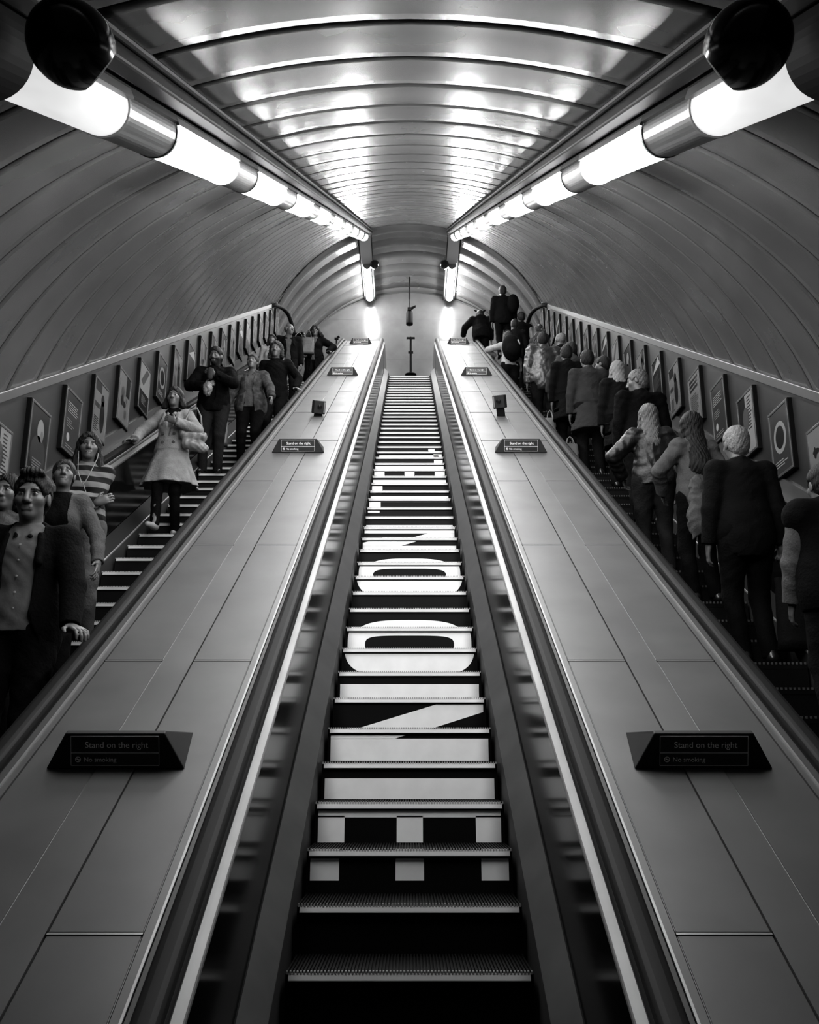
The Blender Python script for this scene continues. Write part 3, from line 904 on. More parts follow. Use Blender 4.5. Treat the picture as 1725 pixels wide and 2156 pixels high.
def vol_obj(vol, name, mats, h, parent=None, faces=None):
    v, q = vol.mesh(h)
    me = bpy.data.meshes.new(name)
    me.vertices.add(len(v)); me.vertices.foreach_set('co', v.ravel())
    me.loops.add(len(q) * 4); me.loops.foreach_set('vertex_index', q.ravel())
    me.polygons.add(len(q)); me.polygons.foreach_set('loop_start', np.arange(0, len(q) * 4, 4, dtype=np.int32))
    me.polygons.foreach_set('loop_total', np.full(len(q), 4, np.int32))
    me.polygons.foreach_set('use_smooth', np.ones(len(q), bool))
    for m in (mats if isinstance(mats, list) else [mats]): me.materials.append(m)
    if faces is not None: me.polygons.foreach_set('material_index', faces(v[q].mean(1)).astype(np.int32))
    me.update(calc_edges=True); me.validate()
    o = bpy.data.objects.new(name, me); C.objects.link(o)
    if parent: o.parent = parent
    return o
def ik(a, t, l1, l2, hint):
    a, t = np.asarray(a, float), np.asarray(t, float); d = t - a; L = np.linalg.norm(d)
    if L > (l1 + l2) * .995: t = a + d / L * (l1 + l2) * .995; d = t - a; L = np.linalg.norm(d)
    u = d / L; x = (l1 * l1 - l2 * l2 + L * L) / (2 * L); hh = math.sqrt(max(l1 * l1 - x * x, 0))
    hp = np.asarray(hint, float); hp = hp - u * (hp @ u)
    return a + u * x + nrm(hp) * hh, t
def rotm(yaw=0, pitch=0, roll=0):
    """yaw turns the face to the figure's left (+x), pitch > 0 looks up"""
    return np.array(Matrix.Rotation(yaw, 3, 'Z') @ Matrix.Rotation(-pitch, 3, 'X') @ Matrix.Rotation(roll, 3, 'Y'), dtype=float)
def wrinkle(amp, seed=0.0, fr=1.0):
    def f(p):
        x, y, z = p[:, 0] * fr, p[:, 1] * fr, p[:, 2] * fr
        a = np.sin(19 * x + 7 * np.sin(9 * z + seed) + 31 * z * .4 + seed) * np.sin(23 * z + 6 * np.sin(11 * x - seed) + 13 * y)
        b = np.sin(41 * z + 17 * x * np.cos(seed) + 9 * np.sin(13 * y + seed))
        return (amp * (.65 * a + .35 * b)).astype(np.float32)
    return f
class Fig:
    """a posed figure. local frame: feet on z=0 at the origin, face towards -y, own left hand at +x"""
    def __init__(s, H=1.75, w=1.0, fem=False, lean=0, sway=0, twist=0, head=(0, 0), feet=None, hands=None, hint=None, shr=0.0):
        k = s.k = H / 1.75; s.w = w; s.fem = fem
        s.T = rotm(0, -rad(lean))
        pel = V3(0, 0, .95) * k
        R = np.array(Matrix.Rotation(rad(twist), 3, 'Z') @ Matrix.Rotation(rad(lean), 3, 'X') @ Matrix.Rotation(rad(sway), 3, 'Y'), float)
        s.R = R
        up = lambda x, y, z: pel + R @ (np.array([x, y, z - .95]) * k)
        s.up = up; s.pel = pel
        sw = (.148 if fem else .170) * w
        s.sh = {1: up(sw, .01, 1.415 + shr), -1: up(-sw, .01, 1.415 + shr)}
        s.neck0, s.neck1 = up(0, .012, 1.44), up(0, -.012, 1.55)
        hr = rotm(rad(head[0]), rad(head[1])); s.HR = R @ hr
        s.hc = s.neck1 + (s.HR @ np.array([0, -.012, .078])) * k
        s.hs = k * (1.0 if fem else 1.05)
        feet = feet or {1: (.10, 0, 0), -1: (-.10, 0, 0)}
        s.hip = {q: V3(q * .09 * w, .005, .92) * k for q in (1, -1)}
        s.foot = {}; s.knee = {}
        for q in (1, -1):
            an = np.array(feet[q], float); an = np.array([an[0], an[1], an[2] + .085 * k])
            s.knee[q], s.foot[q] = ik(s.hip[q], an, .43 * k, .425 * k, (0, -1, 0))
        s.elb = {}; s.wri = {}
        hands = hands or {}; hint = hint or {}
        for q in (1, -1):
            t = hands.get(q)
            t = s.sh[q] + np.array([q * .07, -.06, -.545]) * k if t is None else np.array(t, float)
            s.elb[q], s.wri[q] = ik(s.sh[q], t, .295 * k, .26 * k, hint.get(q, (q * .6, .8, -.2)))
    def H(s, x, y, z): return s.hc + s.HR @ (np.array([x, y, z]) * s.hs)
    def head_vol(s, v, face=True):
        H, hs, R = s.H, s.hs, s.HR
        v.el(H(0, .014, .032), V3(.074, .092, .086) * hs, R, .02)
        v.el(H(0, -.022, -.035), V3(.060, .066, .078) * hs, R, .03)
        v.el(H(0, -.062, -.094), V3(.026, .024, .022) * hs, R, .03)
        for q in (1, -1):
            v.el(H(q * .040, -.052, -.022), V3(.026, .028, .024) * hs, R, .025)
            v.el(H(q * .077, .008, -.008), V3(.010, .021, .033) * hs, R, .008)
        v.rc(H(-.032, -.078, .024), H(.032, -.078, .024), .013 * hs, .013 * hs, .02)
        for q in (1, -1): v.el(H(q * .031, -.098, .003), V3(.019, .020, .015) * hs, R, .012, 'sub')
        v.rc(H(0, -.086, .012), H(0, -.107, -.030), .010 * hs, .0145 * hs, .014)
        for q in (1, -1):
            v.el(H(q * .013, -.096, -.036), V3(.009, .011, .008) * hs, R, .008)
            v.el(H(q * .031, -.0715, .003), V3(.0145, .0145, .013) * hs, R, 0.001)
        v.rc(H(-.020, -.0835, -.0600), H(.020, -.0835, -.0600), .0075 * hs, .0075 * hs, .008)
        v.rc(H(-.017, -.083, -.0715), H(.017, -.083, -.0715), .0085 * hs, .0085 * hs, .008)
        v.rc(s.neck0, s.neck1, (.052 if s.fem else .06) * s.k, (.048 if s.fem else .056) * s.k, .03)
    def face_slots(s, beard=False):
        def f(c):
            L = ((c - s.hc) @ s.HR) / s.hs
            x, y, z = L[:, 0], L[:, 1], L[:, 2]; ax = np.abs(x)
            out = np.zeros(len(c), int)
            front = (y < -.045) & (np.abs(z) < .14)
            ed = np.sqrt((ax - .031) ** 2 + (y + .0715) ** 2 + (z - .003) ** 2)
            eye = front & (ed < .0162) & (y < -.076) & (np.abs(z - .003) < .0075)
            out[eye] = 1
            out[eye & ((ax - .031) ** 2 + (z - .003) ** 2 < .0062 ** 2)] = 2
            out[front & (ed < .021) & (np.abs(z - .0125) < .0022) & (y < -.07)] = 2
            lip = front & (ax < .026 - np.abs(z + .066) * .5) & (z < -.054) & (z > -.079) & (y < -.078)
            out[lip] = 3
            out[front & (ax < .022) & (np.abs(z + .0658) < .0016) & (y < -.08)] = 2
            brow = front & (ax > .012) & (ax < .050) & (np.abs(z - .0255 + (ax - .03) ** 2 * 6) < .0045) & (y < -.06)
            out[brow] = 4
            if beard:
                out[(y < .02) & (z < -.040) & (z > -.16) & (np.sqrt(x * x + (y + .02) ** 2) < .11) & ~lip & ~(front & (ax < .02) & (z > -.05)) & (z < -.03 - (.04 - np.minimum(ax, .04)) * .3)] = 4
            return out
        return f
    def hand(s, v, q, mode, rmin=0.0):
        k = s.k; W_, E_ = s.wri[q], s.elb[q]; d = nrm(W_ - E_)
        if mode == 'rail':                          # lying over a rail, fingers curled down over the far edge
            f = nrm(np.array([q * .55, -.55, -.12])); nrmv = np.array([0, 0, -1.0])
        elif mode == 'railup':
            f = nrm(np.array([q * .35, -.75, .30])); nrmv = np.array([0, .2, -1.0])
        elif mode == 'chest':
            f = nrm(np.array([-q * .8, -.1, .35])); nrmv = np.array([0, 1.0, .1])
        elif mode == 'grip':
            f = nrm(np.array([0, -.25, -1.0])); nrmv = np.array([-q * 1.0, 0, 0])
        else:
            f = nrm(d + np.array([0, -.15, -.1])); nrmv = np.array([-q * 1.0, .15, 0])
        nv = nrm(nrmv - f * (nrmv @ f)); th = nrm(np.cross(nv, f))
        want = np.array([-q * .5, -1.0, .3]) if mode in ('rail', 'railup') else np.array([0, -1.0, .4])
        if th @ want < 0: th = -th
        pc = W_ + f * .045 * k
        R = np.stack([f, th, nv], 1)
        v.el(pc, V3(.052, .040, .0155) * k, R, .015)
        v.rc(W_ - d * .02 * k, W_ + f * .02 * k, .027 * k, .024 * k, .02, fl=(nv.astype(np.float32), .75))
        curl = {'rail': .75, 'railup': .7, 'grip': 1.5, 'chest': .9}.get(mode, .55)
        for i, (o, l) in enumerate(((.030, .92), (.010, 1.0), (-.010, .95), (-.029, .76))):
            b = W_ + f * (.086 - abs(o) * .12) * k + th * o * k
            def dirn(a): return f * math.cos(a) + nv * math.sin(a)
            r = max(.0088 * k, rmin)
            p1 = b + (dirn(curl * .45) + th * o * 1.5) * .040 * l * k; p2 = p1 + dirn(curl * 1.2) * .026 * l * k; p3 = p2 + dirn(curl * 1.8) * .020 * l * k
            v.rc(b - f * .015 * k, p1, r * 1.08, r, .004); v.rc(p1, p2, r, r * .93, .002); v.rc(p2, p3, r * .93, r * .8, .002)
        b = W_ + f * .028 * k + th * .030 * k
        p1 = b + (th * .75 + f * .6 + nv * .25) * .036 * k; p2 = p1 + (f * .85 + th * .2 + nv * .45) * .030 * k
        r = max(.0105 * k, rmin)
        v.rc(W_ + f * .02 * k + th * .012 * k, b, .015 * k, r * 1.15, .008); v.rc(b, p1, r * 1.15, r, .004); v.rc(p1, p2, r, r * .8, .003)
    def body(s, h, modes=None, beard=False, mats=None):
        k = s.k; v = Vol(); up = s.up; w = s.w; R = s.R
        v.el(up(0, .005, .96), V3(.155 * w, .115, .13) * k, R, .04)
        v.el(up(0, 0, 1.12), V3((.118 if s.fem else .135) * w, .095, .16) * k, R, .06)
        v.el(up(0, -.005, 1.29), V3((.135 if s.fem else .16) * w, .11, .17) * k, R, .06)
        if s.fem:
            for q in (1, -1): v.el(up(q * .065, -.085, 1.265), V3(.055, .05, .055) * k, R, .04)
        v.rc(s.sh[-1], s.sh[1], .052 * k, .052 * k, .05)
        s.head_vol(v)
        for q in (1, -1):
            v.rc(s.sh[q], s.elb[q], .047 * k * w, .038 * k * w, .02); v.rc(s.elb[q], s.wri[q], .037 * k * w, .025 * k, .01)
            s.hand(v, q, (modes or {}).get(q), rmin=.62 * h)
            v.rc(s.hip[q], s.knee[q], .080 * k * w, .052 * k, .03); v.rc(s.knee[q], s.foot[q], .050 * k, .035 * k, .015)
            v.rc(s.foot[q] + np.array([0, .03, -.04]) * k, s.foot[q] + np.array([q * .02, -.12, -.055]) * k, .032 * k, .026 * k, .02)
        return vol_obj(v, 'person', mats, h, None, s.face_slots(beard))
    # ---- clothing
    def trousers(s, h, m, parent, inf=.016, top=1.03, flare=0.0, name='trousers', cuff=.05, seed=1.0):
        k = s.k; v = Vol(); w = s.w
        for q in (1, -1):
            cz = s.foot[q][2] - .085 * k + cuff * k
            v.rc(s.hip[q] + V3(0, 0, .02), s.knee[q], .090 * k * w + inf, .056 * k + inf, .04)
            v.rc(s.knee[q], s.foot[q] + V3(0, .008, -.06 * k), .054 * k + inf, .043 * k + inf + flare, .03)
            lx = float(s.foot[q][0])
            v.fn(lambda p, cz=cz: cz - p[:, 2], s.foot[q] - .16, s.foot[q] + V3(.16, .16, .02))
        v.el(s.up(0, .008, .97), V3(.158 * w + inf / k, .118 + inf / k, .14) * k, s.R, .05)
        tz = s.up(0, 0, top)
        n = s.R @ np.array([0, 0, 1.0])
        v.fn(lambda p: (p - tz) @ n, tz - .3, tz + .3)
        v.fn(wrinkle(.0035, seed, .8), *v.bounds(), op='add')
        return vol_obj(v, name, m, h, parent)
    def shoes(s, h, m, parent, name='shoe', hi=.02):
        for q in (1, -1):
            k = s.k; v = Vol(); f = s.foot[q]
            v.rc(f + np.array([0, .035, -.045]) * k, f + np.array([q * .022, -.135, -.056]) * k, .041 * k, .031 * k, .02)
            v.rc(f + np.array([0, .02, -.03]) * k, f + np.array([0, .01, .02 + hi]) * k, .042 * k, .040 * k, .02)
            z0 = float(f[2] - .085 * k)
            v.fn(lambda p: z0 + .001 - p[:, 2], f - .3, f + .3)
            zt = float(f[2] + hi)
            v.fn(lambda p: p[:, 2] - zt, f - .3, f + .3)
            vol_obj(v, name, m, h, parent)
    def top(s, h, m, parent, name='jacket', hem=.86, inf=.02, open_=None, flare=.0, sleeves=True, cuff=.985, wr=.004, seed=0.0, collar=None, skirt=None, neck=.06, hood=False, sleeve_inf=None, short=None):
        """upper garment. open_ = (half width at hem, half width at z_button, z_button, half width at neck)"""
        inf *= .72
        k = s.k; v = Vol(); w = s.w; R = s.R; up = s.up; fem = s.fem
        si = inf if sleeve_inf is None else sleeve_inf
        v.el(up(0, .005, .95), V3(.170 * w + inf / k + flare, .128 + inf / k + flare * .7, .27) * k, R, .06)
        v.el(up(0, 0, 1.12), V3((.122 if fem else .142) * w + inf / k, .098 + inf / k, .18) * k, R, .08)
        v.el(up(0, -.005, 1.29), V3((.130 if fem else .152) * w + inf / k, .113 + inf / k, .175) * k, R, .07)
        if fem:
            for q in (1, -1): v.el(up(q * .062, -.088, 1.265), V3(.058 + inf * .7, .052 + inf * .6, .058 + inf * .5) * k, R, .05)
        v.rc(s.sh[-1], s.sh[1], .052 * k + inf, .052 * k + inf, .06)
        v.rc(up(0, .015, 1.40), up(0, .01, 1.475), .080 * k + inf * .6, (.058 * k + inf * .5), .05)
        n = R @ np.array([0, 0, 1.0])
        if skirt is None:
            hz = up(0, 0, hem)
            v.fn(lambda p: (hz - p) @ n, hz - .34, hz + V3(.34, .34, .2))
        else:
            z0, z1, r0, r1, fold, nf = skirt
            hz = up(0, 0, z0 - .03)
            v.fn(lambda p: (hz - p) @ n, hz - .34, hz + V3(.34, .34, .2))
            c0 = up(0, .0, z0); v.skirt(float(c0[2]), z1 * k, tuple(c0), r0 * k, (c0[0] * .6, c0[1] * .6 + .01, z1 * k), r1 * k, .74, fold, nf, .03, seed)
        if open_:
            wh, wb, zb, wn = open_
            hz_, zt = hem - .02, 1.47
            Ri = R
            pel = s.pel
            def cut(p):
                L = (p - pel) @ Ri / k
                z = L[:, 2] + .95
                ww = np.where(z < zb, wh + (wb - wh) * np.clip((z - hz_) / max(zb - hz_, 1e-3), 0, 1), wb + (wn - wb) * np.clip((z - zb) / (zt - zb), 0, 1))
                return np.minimum((ww - np.abs(L[:, 0])), -(L[:, 1] + .02)).astype(np.float32) * k * .9
            lo, hi = v.bounds()
            v.fn(lambda p: cut(p), lo, hi)
        # neck hole
        nk = up(0, -.02, 1.50)
        v.el(up(0, -.008, 1.535), V3(neck, neck, .05) * k, R, .01, 'sub')
        if sleeves:
            for q in (1, -1):
                fore = nrm(s.wri[q] - s.elb[q]); end = s.elb[q] + (s.wri[q] - s.elb[q]) * cuff
                a = Vol()
                if short:
                    end = s.sh[q] + (s.elb[q] - s.sh[q]) * short; fore = nrm(s.elb[q] - s.sh[q])
                    v.rc(s.sh[q], end, .050 * k * w + si, .046 * k + si * 1.3, .035)
                else:
                    v.rc(s.sh[q], s.elb[q], .050 * k * w + si, .041 * k * w + si, .035)
                    v.rc(s.elb[q], end, .041 * k * w + si, .030 * k + si, .012)
                    ew = .03 * k + si + .03
                    v.fn(lambda p, e=end, f=fore: (p - e) @ f, end - ew, end + ew)
        if collar:
            for q in (1, -1):
                v.rc(up(q * .034, -.095, 1.405), up(q * .062, .0, 1.485), .016 * k, .017 * k, .012)
                v.rc(up(q * .062, .0, 1.485), up(0, .062, 1.505), .014 * k, .014 * k, .012)
                if collar == 'lapel': v.rc(up(q * .098, -.118 - inf * .5, 1.27), up(q * .080, -.085, 1.42), .017 * k, .012 * k, .016)
        if hood:
            v.el(up(0, .12, 1.43), V3(.13, .06, .09) * k, R, .04)
        if wr: v.fn(wrinkle(wr, seed), *v.bounds(), op='add')
        return vol_obj(v, name, m, h, parent)
    def hair(s, h, m, parent, style='short', name='hair', vol=1.0):
        v = Vol(); H, hs, R = s.H, s.hs, s.HR
        g = .012 * vol
        strand = lambda amp, n: (lambda p: (amp * np.sin(n * np.arctan2(((p - s.hc) @ R)[:, 0], ((p - s.hc) @ R)[:, 1] - .01) + 9 * np.sin(((p - s.hc) @ R)[:, 2] * 14)) + amp * .6 * np.sin(p[:, 2] * 90 + p[:, 0] * 130)).astype(np.float32))
        v.el(H(0, .018, .036), V3(.076 + g, .094 + g, .088 + g * 1.3) * hs, R, .01)
        if style in ('short', 'crop', 'quiff'):
            v.el(H(0, .052, -.02), V3(.066 + g * .4, .052 + g * .5, .075) * hs, R, .03)
            if style == 'quiff': v.el(H(.005, -.055, .112), V3(.058, .045, .028) * hs, R, .02)
            v.el(H(0, -.105, -.035), V3(.082, .088, .105) * hs, R, .012, 'sub')
            v.el(H(0, -.03, -.110), V3(.11, .082, .085) * hs, R, .012, 'sub')
            for q in (1, -1): v.el(H(q * .08, -.004, -.02), V3(.022, .03, .045) * hs, R, .006, 'sub')
        elif style == 'bald':                        # only a rim at the back and sides
            v.el(H(0, -.03, .085), V3(.10, .125, .085) * hs, R, .01, 'sub')
            v.el(H(0, -.105, -.02), V3(.09, .10, .14) * hs, R, .01, 'sub')
            v.el(H(0, -.02, -.12), V3(.11, .09, .08) * hs, R, .01, 'sub')
        else:
            fr = {'long': -.30, 'bob': -.13, 'mid': -.20, 'curly': -.13, 'verylong': -.42, 'tied': -.06}[style]
            if style != 'tied':
                v.rc(H(0, .055, .01), s.hc + s.R @ np.array([0, .075 - .17 * (fr + .1), fr]) * hs, .082 * hs, .080 * hs * vol, .04, fl=((R @ np.array([0, 1, 0])).astype(np.float32), .62))
                for q in (1, -1):
                    v.rc(H(q * .070, .0, .03), s.hc + s.R @ np.array([q * .088 * vol, -.005, fr * .8]) * hs, .026 * hs, .030 * hs * vol, .03)
            else:
                v.el(H(0, .10, .0), V3(.04, .04, .04) * hs, R, .02)
                v.el(H(0, .05, -.02), V3(.066, .05, .07) * hs, R, .03)
            v.el(H(0, -.115, -.022), V3(.064, .084, .106) * hs, R, .014, 'sub')
            if style == 'tied': v.el(H(0, -.04, -.110), V3(.11, .082, .085) * hs, R, .012, 'sub')
        amp = {'curly': .010, 'short': .0025, 'quiff': .003, 'crop': .0015, 'bald': .001, 'tied': .002}.get(style, .0035)
        if style == 'curly':
            v.fn(lambda p: (amp * np.sin(p[:, 0] * 110 + 3 * np.sin(p[:, 2] * 60)) * np.sin(p[:, 2] * 95 + 3 * np.sin(p[:, 1] * 70)) * 1.2).astype(np.float32), *v.bounds(), op='add')
        else:
            v.fn(strand(amp, 34), *v.bounds(), op='add')
        return vol_obj(v, name, m, h, parent)
def simple_vol(name, h, m, parent, build):
    v = Vol(); build(v); return vol_obj(v, name, m, h, parent)
SK = lambda s='skin', b='hair_black': [M[s], M['eye'], M['iris'], M['lip'], M[b]]
def place(o, loc, yaw, label):
    o.location = loc; o.rotation_euler = (0, 0, rad(yaw))
    tag(o, label, 'person', 'people coming down on the left' if loc[0] < 0 else 'people going up on the right')
def stand(j, fr, x, phase):
    """centre of a tread: world point on step j"""
    p = W(x, phase + .4 * j, 0); return Vector((x, p.y + fr, p.z))
def to_local(loc, yaw, p):
    v = Matrix.Rotation(-rad(yaw), 3, 'Z') @ (Vector(p) - Vector(loc)); return (v.x, v.y, v.z)
def rail_pt(x, y, up=.0):
    n = .86; s = (y + (n - P0) * S30) / C30
    w = W(x, s, n); return Vector((x, y, w.z + up))
# ------------------------------------------------------------------ the travellers
PL, PR = 3.24, 3.26
XR = 1.608                     # rails next to the middle decks
def hh(F): return min(max(F * .00085, .0050), .0135)
def traveller(label, j, fr, x, ph, yaw, H, F, modes=None, skin='skin', brow='hair_black', beard=False, loc=None, rail=None, **kw):
    loc = Vector(loc) if loc is not None else stand(j, fr, x, ph)
    hands = dict(kw.pop('hands', {}) or {})
    modes = dict(modes or {})
    if rail:
        for q, (xr, y, dx) in rail.items():
            hands[q] = to_local(loc, yaw, rail_pt(xr, y, .052) + Vector((dx, .045, 0)))
            modes.setdefault(q, 'rail')
    f = Fig(H=H, hands=hands, **kw)
    h = hh(F)
    p = f.body(h, modes, beard, SK(skin, brow))
    place(p, loc, yaw, label)
    return f, p, h, loc
# ---- coming down on the left
f, p, h, L1 = traveller('Person in dark suit and open pale shirt, hand on the rail, nearest on the left', 2, .10, -2.05, PL, 4, 1.85, 4.8,
    skin='skin', rail={1: (-XR, 4.66, -.085)}, head=(4, -4), hint={1: (.75, .6, -.1)}, w=1.05)
f.trousers(h * 1.3, M['cloth_black'], p); f.shoes(h * 1.3, M['shoe'], p)
f.top(h, M['shirt'], p, 'shirt', .93, .012, None, sleeves=False, collar='shirt', neck=.062, wr=.003)
f.top(h, M['cloth_black'], p, 'suit_jacket', .80, .030, (.17, .075, 1.02, .085), collar='lapel', flare=.01, wr=.002, neck=.085)
f.hair(h, M['hair_black'], p, 'quiff')
for z in (1.36, 1.28, 1.20, 1.12, 1.04):
    mb = MB(); c = f.up(0, -.126 + (.0 if z > 1.2 else -.004), z); mb.lathe([(0, .004), (.006, .003), (.006, 0)], 8, 0, Matrix.Translation(Vector(c)) @ Matrix.Rotation(PI / 2, 4, 'X'))
    mb.build('button', M['cloth_white'], p)

f, p, h, _ = traveller('Person with dark brown hair and grey cardigan looking up, just behind the suited man', 6, .20, -2.46, PL, 8, 1.62, 6.7,
    fem=True, head=(10, 14), brow='hair_brown', lean=2, hands={1: (.30, -.12, .86)})
f.trousers(h * 1.4, M['jeans_dark'], p); f.shoes(h * 1.4, M['shoe'], p)
f.top(h, M['cloth_black'], p, 'vest_top', .95, .008, None, sleeves=False, wr=.002, neck=.085)
f.top(h, M['cloth_light'], p, 'cardigan', .80, .022, (.10, .085, 1.0, .075), wr=.005, flare=.01, neck=.085)
f.hair(h, M['hair_brown'], p, 'tied')
f, p, h, _ = traveller('Person in pale grey jacket half hidden at the left edge behind the suited man', 4, .15, -2.52, PL, 0, 1.68, 5.9,
    fem=True, brow='hair_black')
f.trousers(h * 1.6, M['cloth_dark'], p); f.shoes(h * 1.6, M['shoe'], p)
f.top(h * 1.2, M['cloth_light'], p, 'jacket', .82, .035, None, wr=.006, collar='shirt'); f.hair(h, M['hair_black'], p, 'bob')
f, p, h, _ = traveller('Person with long dark hair, striped jumper and earphones, arms folded, by left posters', 8, .22, -2.56, PL, 12, 1.68, 7.5,
    fem=True, head=(6, 2), hands={1: (-.12, -.24, 1.10), -1: (.12, -.22, 1.06)}, hint={1: (.8, .25, -.5), -1: (-.8, .25, -.5)}, modes={1: 'chest', -1: 'chest'})
f.trousers(h * 1.3, M['jeans_light'], p, name='jeans'); f.shoes(h * 1.3, M['shoe_light'], p)
f.top(h, M['stripes'], p, 'striped_jumper', .92, .024, None, wr=.005, neck=.07)
f.hair(h, M['hair_black'], p, 'long', vol=1.25)
mb = MB()
for q in (1, -1):
    a = [f.H(q * .078, -.01, -.02), f.H(q * .075, -.05, -.10), f.up(q * .05, -.155, 1.38), f.up(q * .012, -.17, 1.28)]
    mb.tube(a, .0032, 6)
mb.tube([f.up(.0, -.17, 1.28), f.up(.03, -.185, 1.20), f.up(.075, -.20, 1.10), f.up(.05, -.215, 1.02), f.up(.02, -.20, 1.0)], .0032, 6)
mb.build('earphone_cord', M['cloth_white'], p)

f, p, h, L5 = traveller('Person in pale double-breasted trench coat, one hand on the wall-side rail', 15, .20, -2.54, PL, -4, 1.67, 10.0,
    fem=True, brow='hair_black', head=(2, 3), rail={-1: (-2.944, 9.28, .07)}, hands={1: (.10, -.24, 1.20)}, hint={1: (.9, .15, -.55), -1: (-.7, .5, -.1)}, modes={1: 'chest'},
    feet={1: (.09, .02, 0), -1: (-.03, -.33, -.2)})
f.trousers(h * 1.2, M['cloth_black'], p, inf=.006, name='leggings', seed=3); f.shoes(h * 1.2, M['shoe_light'], p)
f.top(h, M['coat_tan'], p, 'trench_coat', .95, .030, (.0, .0, 1.26, .095), collar='lapel', wr=.004, neck=.075, skirt=(1.02, .585, .17, .315, .06, 9), seed=2)
for z, wd in ((1.26, .07), (1.16, .065), (1.06, .06)):
    for q in (1, -1):
        mb = MB(); c = f.up(q * wd, -.146 + (1.26 - z) * .05, z); mb.lathe([(0, .010), (.016, .008), (.018, 0)], 10, 0, Matrix.Translation(Vector(c)) @ Matrix.Rotation(PI / 2, 4, 'X'))
        mb.build('button', M['button'], p)
f.top(h, M['cloth_black'], p, 'scarf', 1.33, .012, None, sleeves=False, wr=.003, neck=.05)
f.hair(h, M['hair_black'], p, 'bob', vol=1.2)
Lb = L5
f, p, h, L6 = traveller('Bearded person in black jacket holding things up to his chest, by left posters', 22, .12, -2.64, PL, 6, 1.82, 12.8,
    beard=True, skin='skin2', head=(-14, -8), hands={1: (.02, -.27, 1.33), -1: (-.10, -.27, 1.16)}, hint={1: (.9, .1, -.5), -1: (-.9, .1, -.5)}, modes={1: 'chest', -1: 'chest'}, w=1.1)
f.trousers(h, M['jeans_dark'], p); f.shoes(h, M['shoe'], p)
f.top(h, M['cloth_black'], p, 'jacket', .84, .040, None, collar='shirt', wr=.006, hood=True); f.hair(h, M['hair_black'], p, 'short')
f, p, h, L7 = traveller('Person with tied hair in faded denim jacket, carrying bags down at one side', 23, .07, -2.19, PL, -4, 1.66, 13.1,
    fem=True, brow='hair_brown', head=(-3, 8), hands={-1: (-.34, -.14, .80), 1: (.34, -.24, .92)}, hint={-1: (-.9, .3, 0), 1: (.9, .4, 0)}, modes={-1: 'grip'}, w=1.12)
f.trousers(h, M['cloth_black'], p); f.shoes(h, M['shoe'], p)
f.top(h, M['cloth_light'], p, 'blouse', .90, .012, None, sleeves=False, wr=.003)
f.top(h, M['denim'], p, 'denim_jacket', .78, .034, (.10, .045, 1.15, .06), collar='shirt', wr=.007, flare=.025)
f.hair(h, M['hair_brown'], p, 'tied')
f, p, h, L8 = traveller('Person in plain black jumper resting a hand on the rail behind the denim jacket', 25, .13, -1.98, PL, -4, 1.80, 14.0,
    skin='skin', brow='hair_brown', head=(0, -2), rail={1: (-XR, 12.72, -.06)}, hint={1: (.8, .5, 0)})
f.trousers(h, M['cloth_dark'], p); f.shoes(h, M['shoe'], p)
f.top(h, M['cloth_black'], p, 'jumper', .86, .026, None, wr=.005, neck=.07); f.hair(h, M['hair_brown'], p, 'curly')
f, p, h, _ = traveller('Person in white short blouse standing against the far left posters', 36, .27, -2.68, PL, 4, 1.62, 18.4,
    fem=True, skin='skin2', brow='hair_black', w=1.1)
f.trousers(h, M['cloth_black'], p); f.shoes(h, M['shoe'], p)
f.top(h, M['cloth_white'], p, 'blouse', .93, .028, None, wr=.006, collar='shirt'); f.hair(h, M['hair_black'], p, 'bob')
f, p, h, _ = traveller('Balding person in black jacket looking aside, high on the left escalator', 37, .10, -2.38, PL, 8, 1.74, 18.4,
    head=(35, 0), brow='hair_grey', w=1.1)
f.trousers(h, M['cloth_dark'], p); f.shoes(h, M['shoe'], p)
f.top(h, M['cloth_light'], p, 'shirt', .92, .012, None, sleeves=False); f.top(h, M['cloth_black'], p, 'jacket', .80, .034, (.08, .03, 1.15, .07), collar='lapel', wr=.005); f.hair(h, M['hair_grey'], p, 'bald')
f, p, h, L11 = traveller('Person with curly hair and glasses, dark coat, raising two bags by their handles', 39, .20, -1.95, PL, -6, 1.68, 19.4,
    fem=True, brow='hair_black', head=(6, -4), rail={1: (-XR, 17.65, -.06)}, hands={-1: (-.17, -.26, 1.40)}, hint={-1: (-1, .2, .1), 1: (.9, .4, 0)}, modes={-1: 'grip'}, w=1.1)
f.trousers(h, M['cloth_black'], p); f.shoes(h, M['shoe'], p)
f.top(h, M['cloth_light'], p, 'shirt', .92, .010, None, sleeves=False, collar='shirt'); f.top(h, M['cloth_black'], p, 'coat', .60, .036, (.05, .02, 1.2, .075), collar='lapel', wr=.005, skirt=(1.0, .50, .17, .24, .04, 7)); f.hair(h, M['hair_black'], p, 'curly', vol=1.7)
mb = MB()
for q in (1, -1):
    for k in range(14):
        a, b = 2 * PI * k / 14, 2 * PI * (k + 1) / 14
        mb.tube([f.H(q * .031 + .023 * math.cos(a), -.098, .003 + .019 * math.sin(a)), f.H(q * .031 + .023 * math.cos(b), -.098, .003 + .019 * math.sin(b))], .004, 4, cap=False)
mb.build('glasses', M['cloth_black'], p)
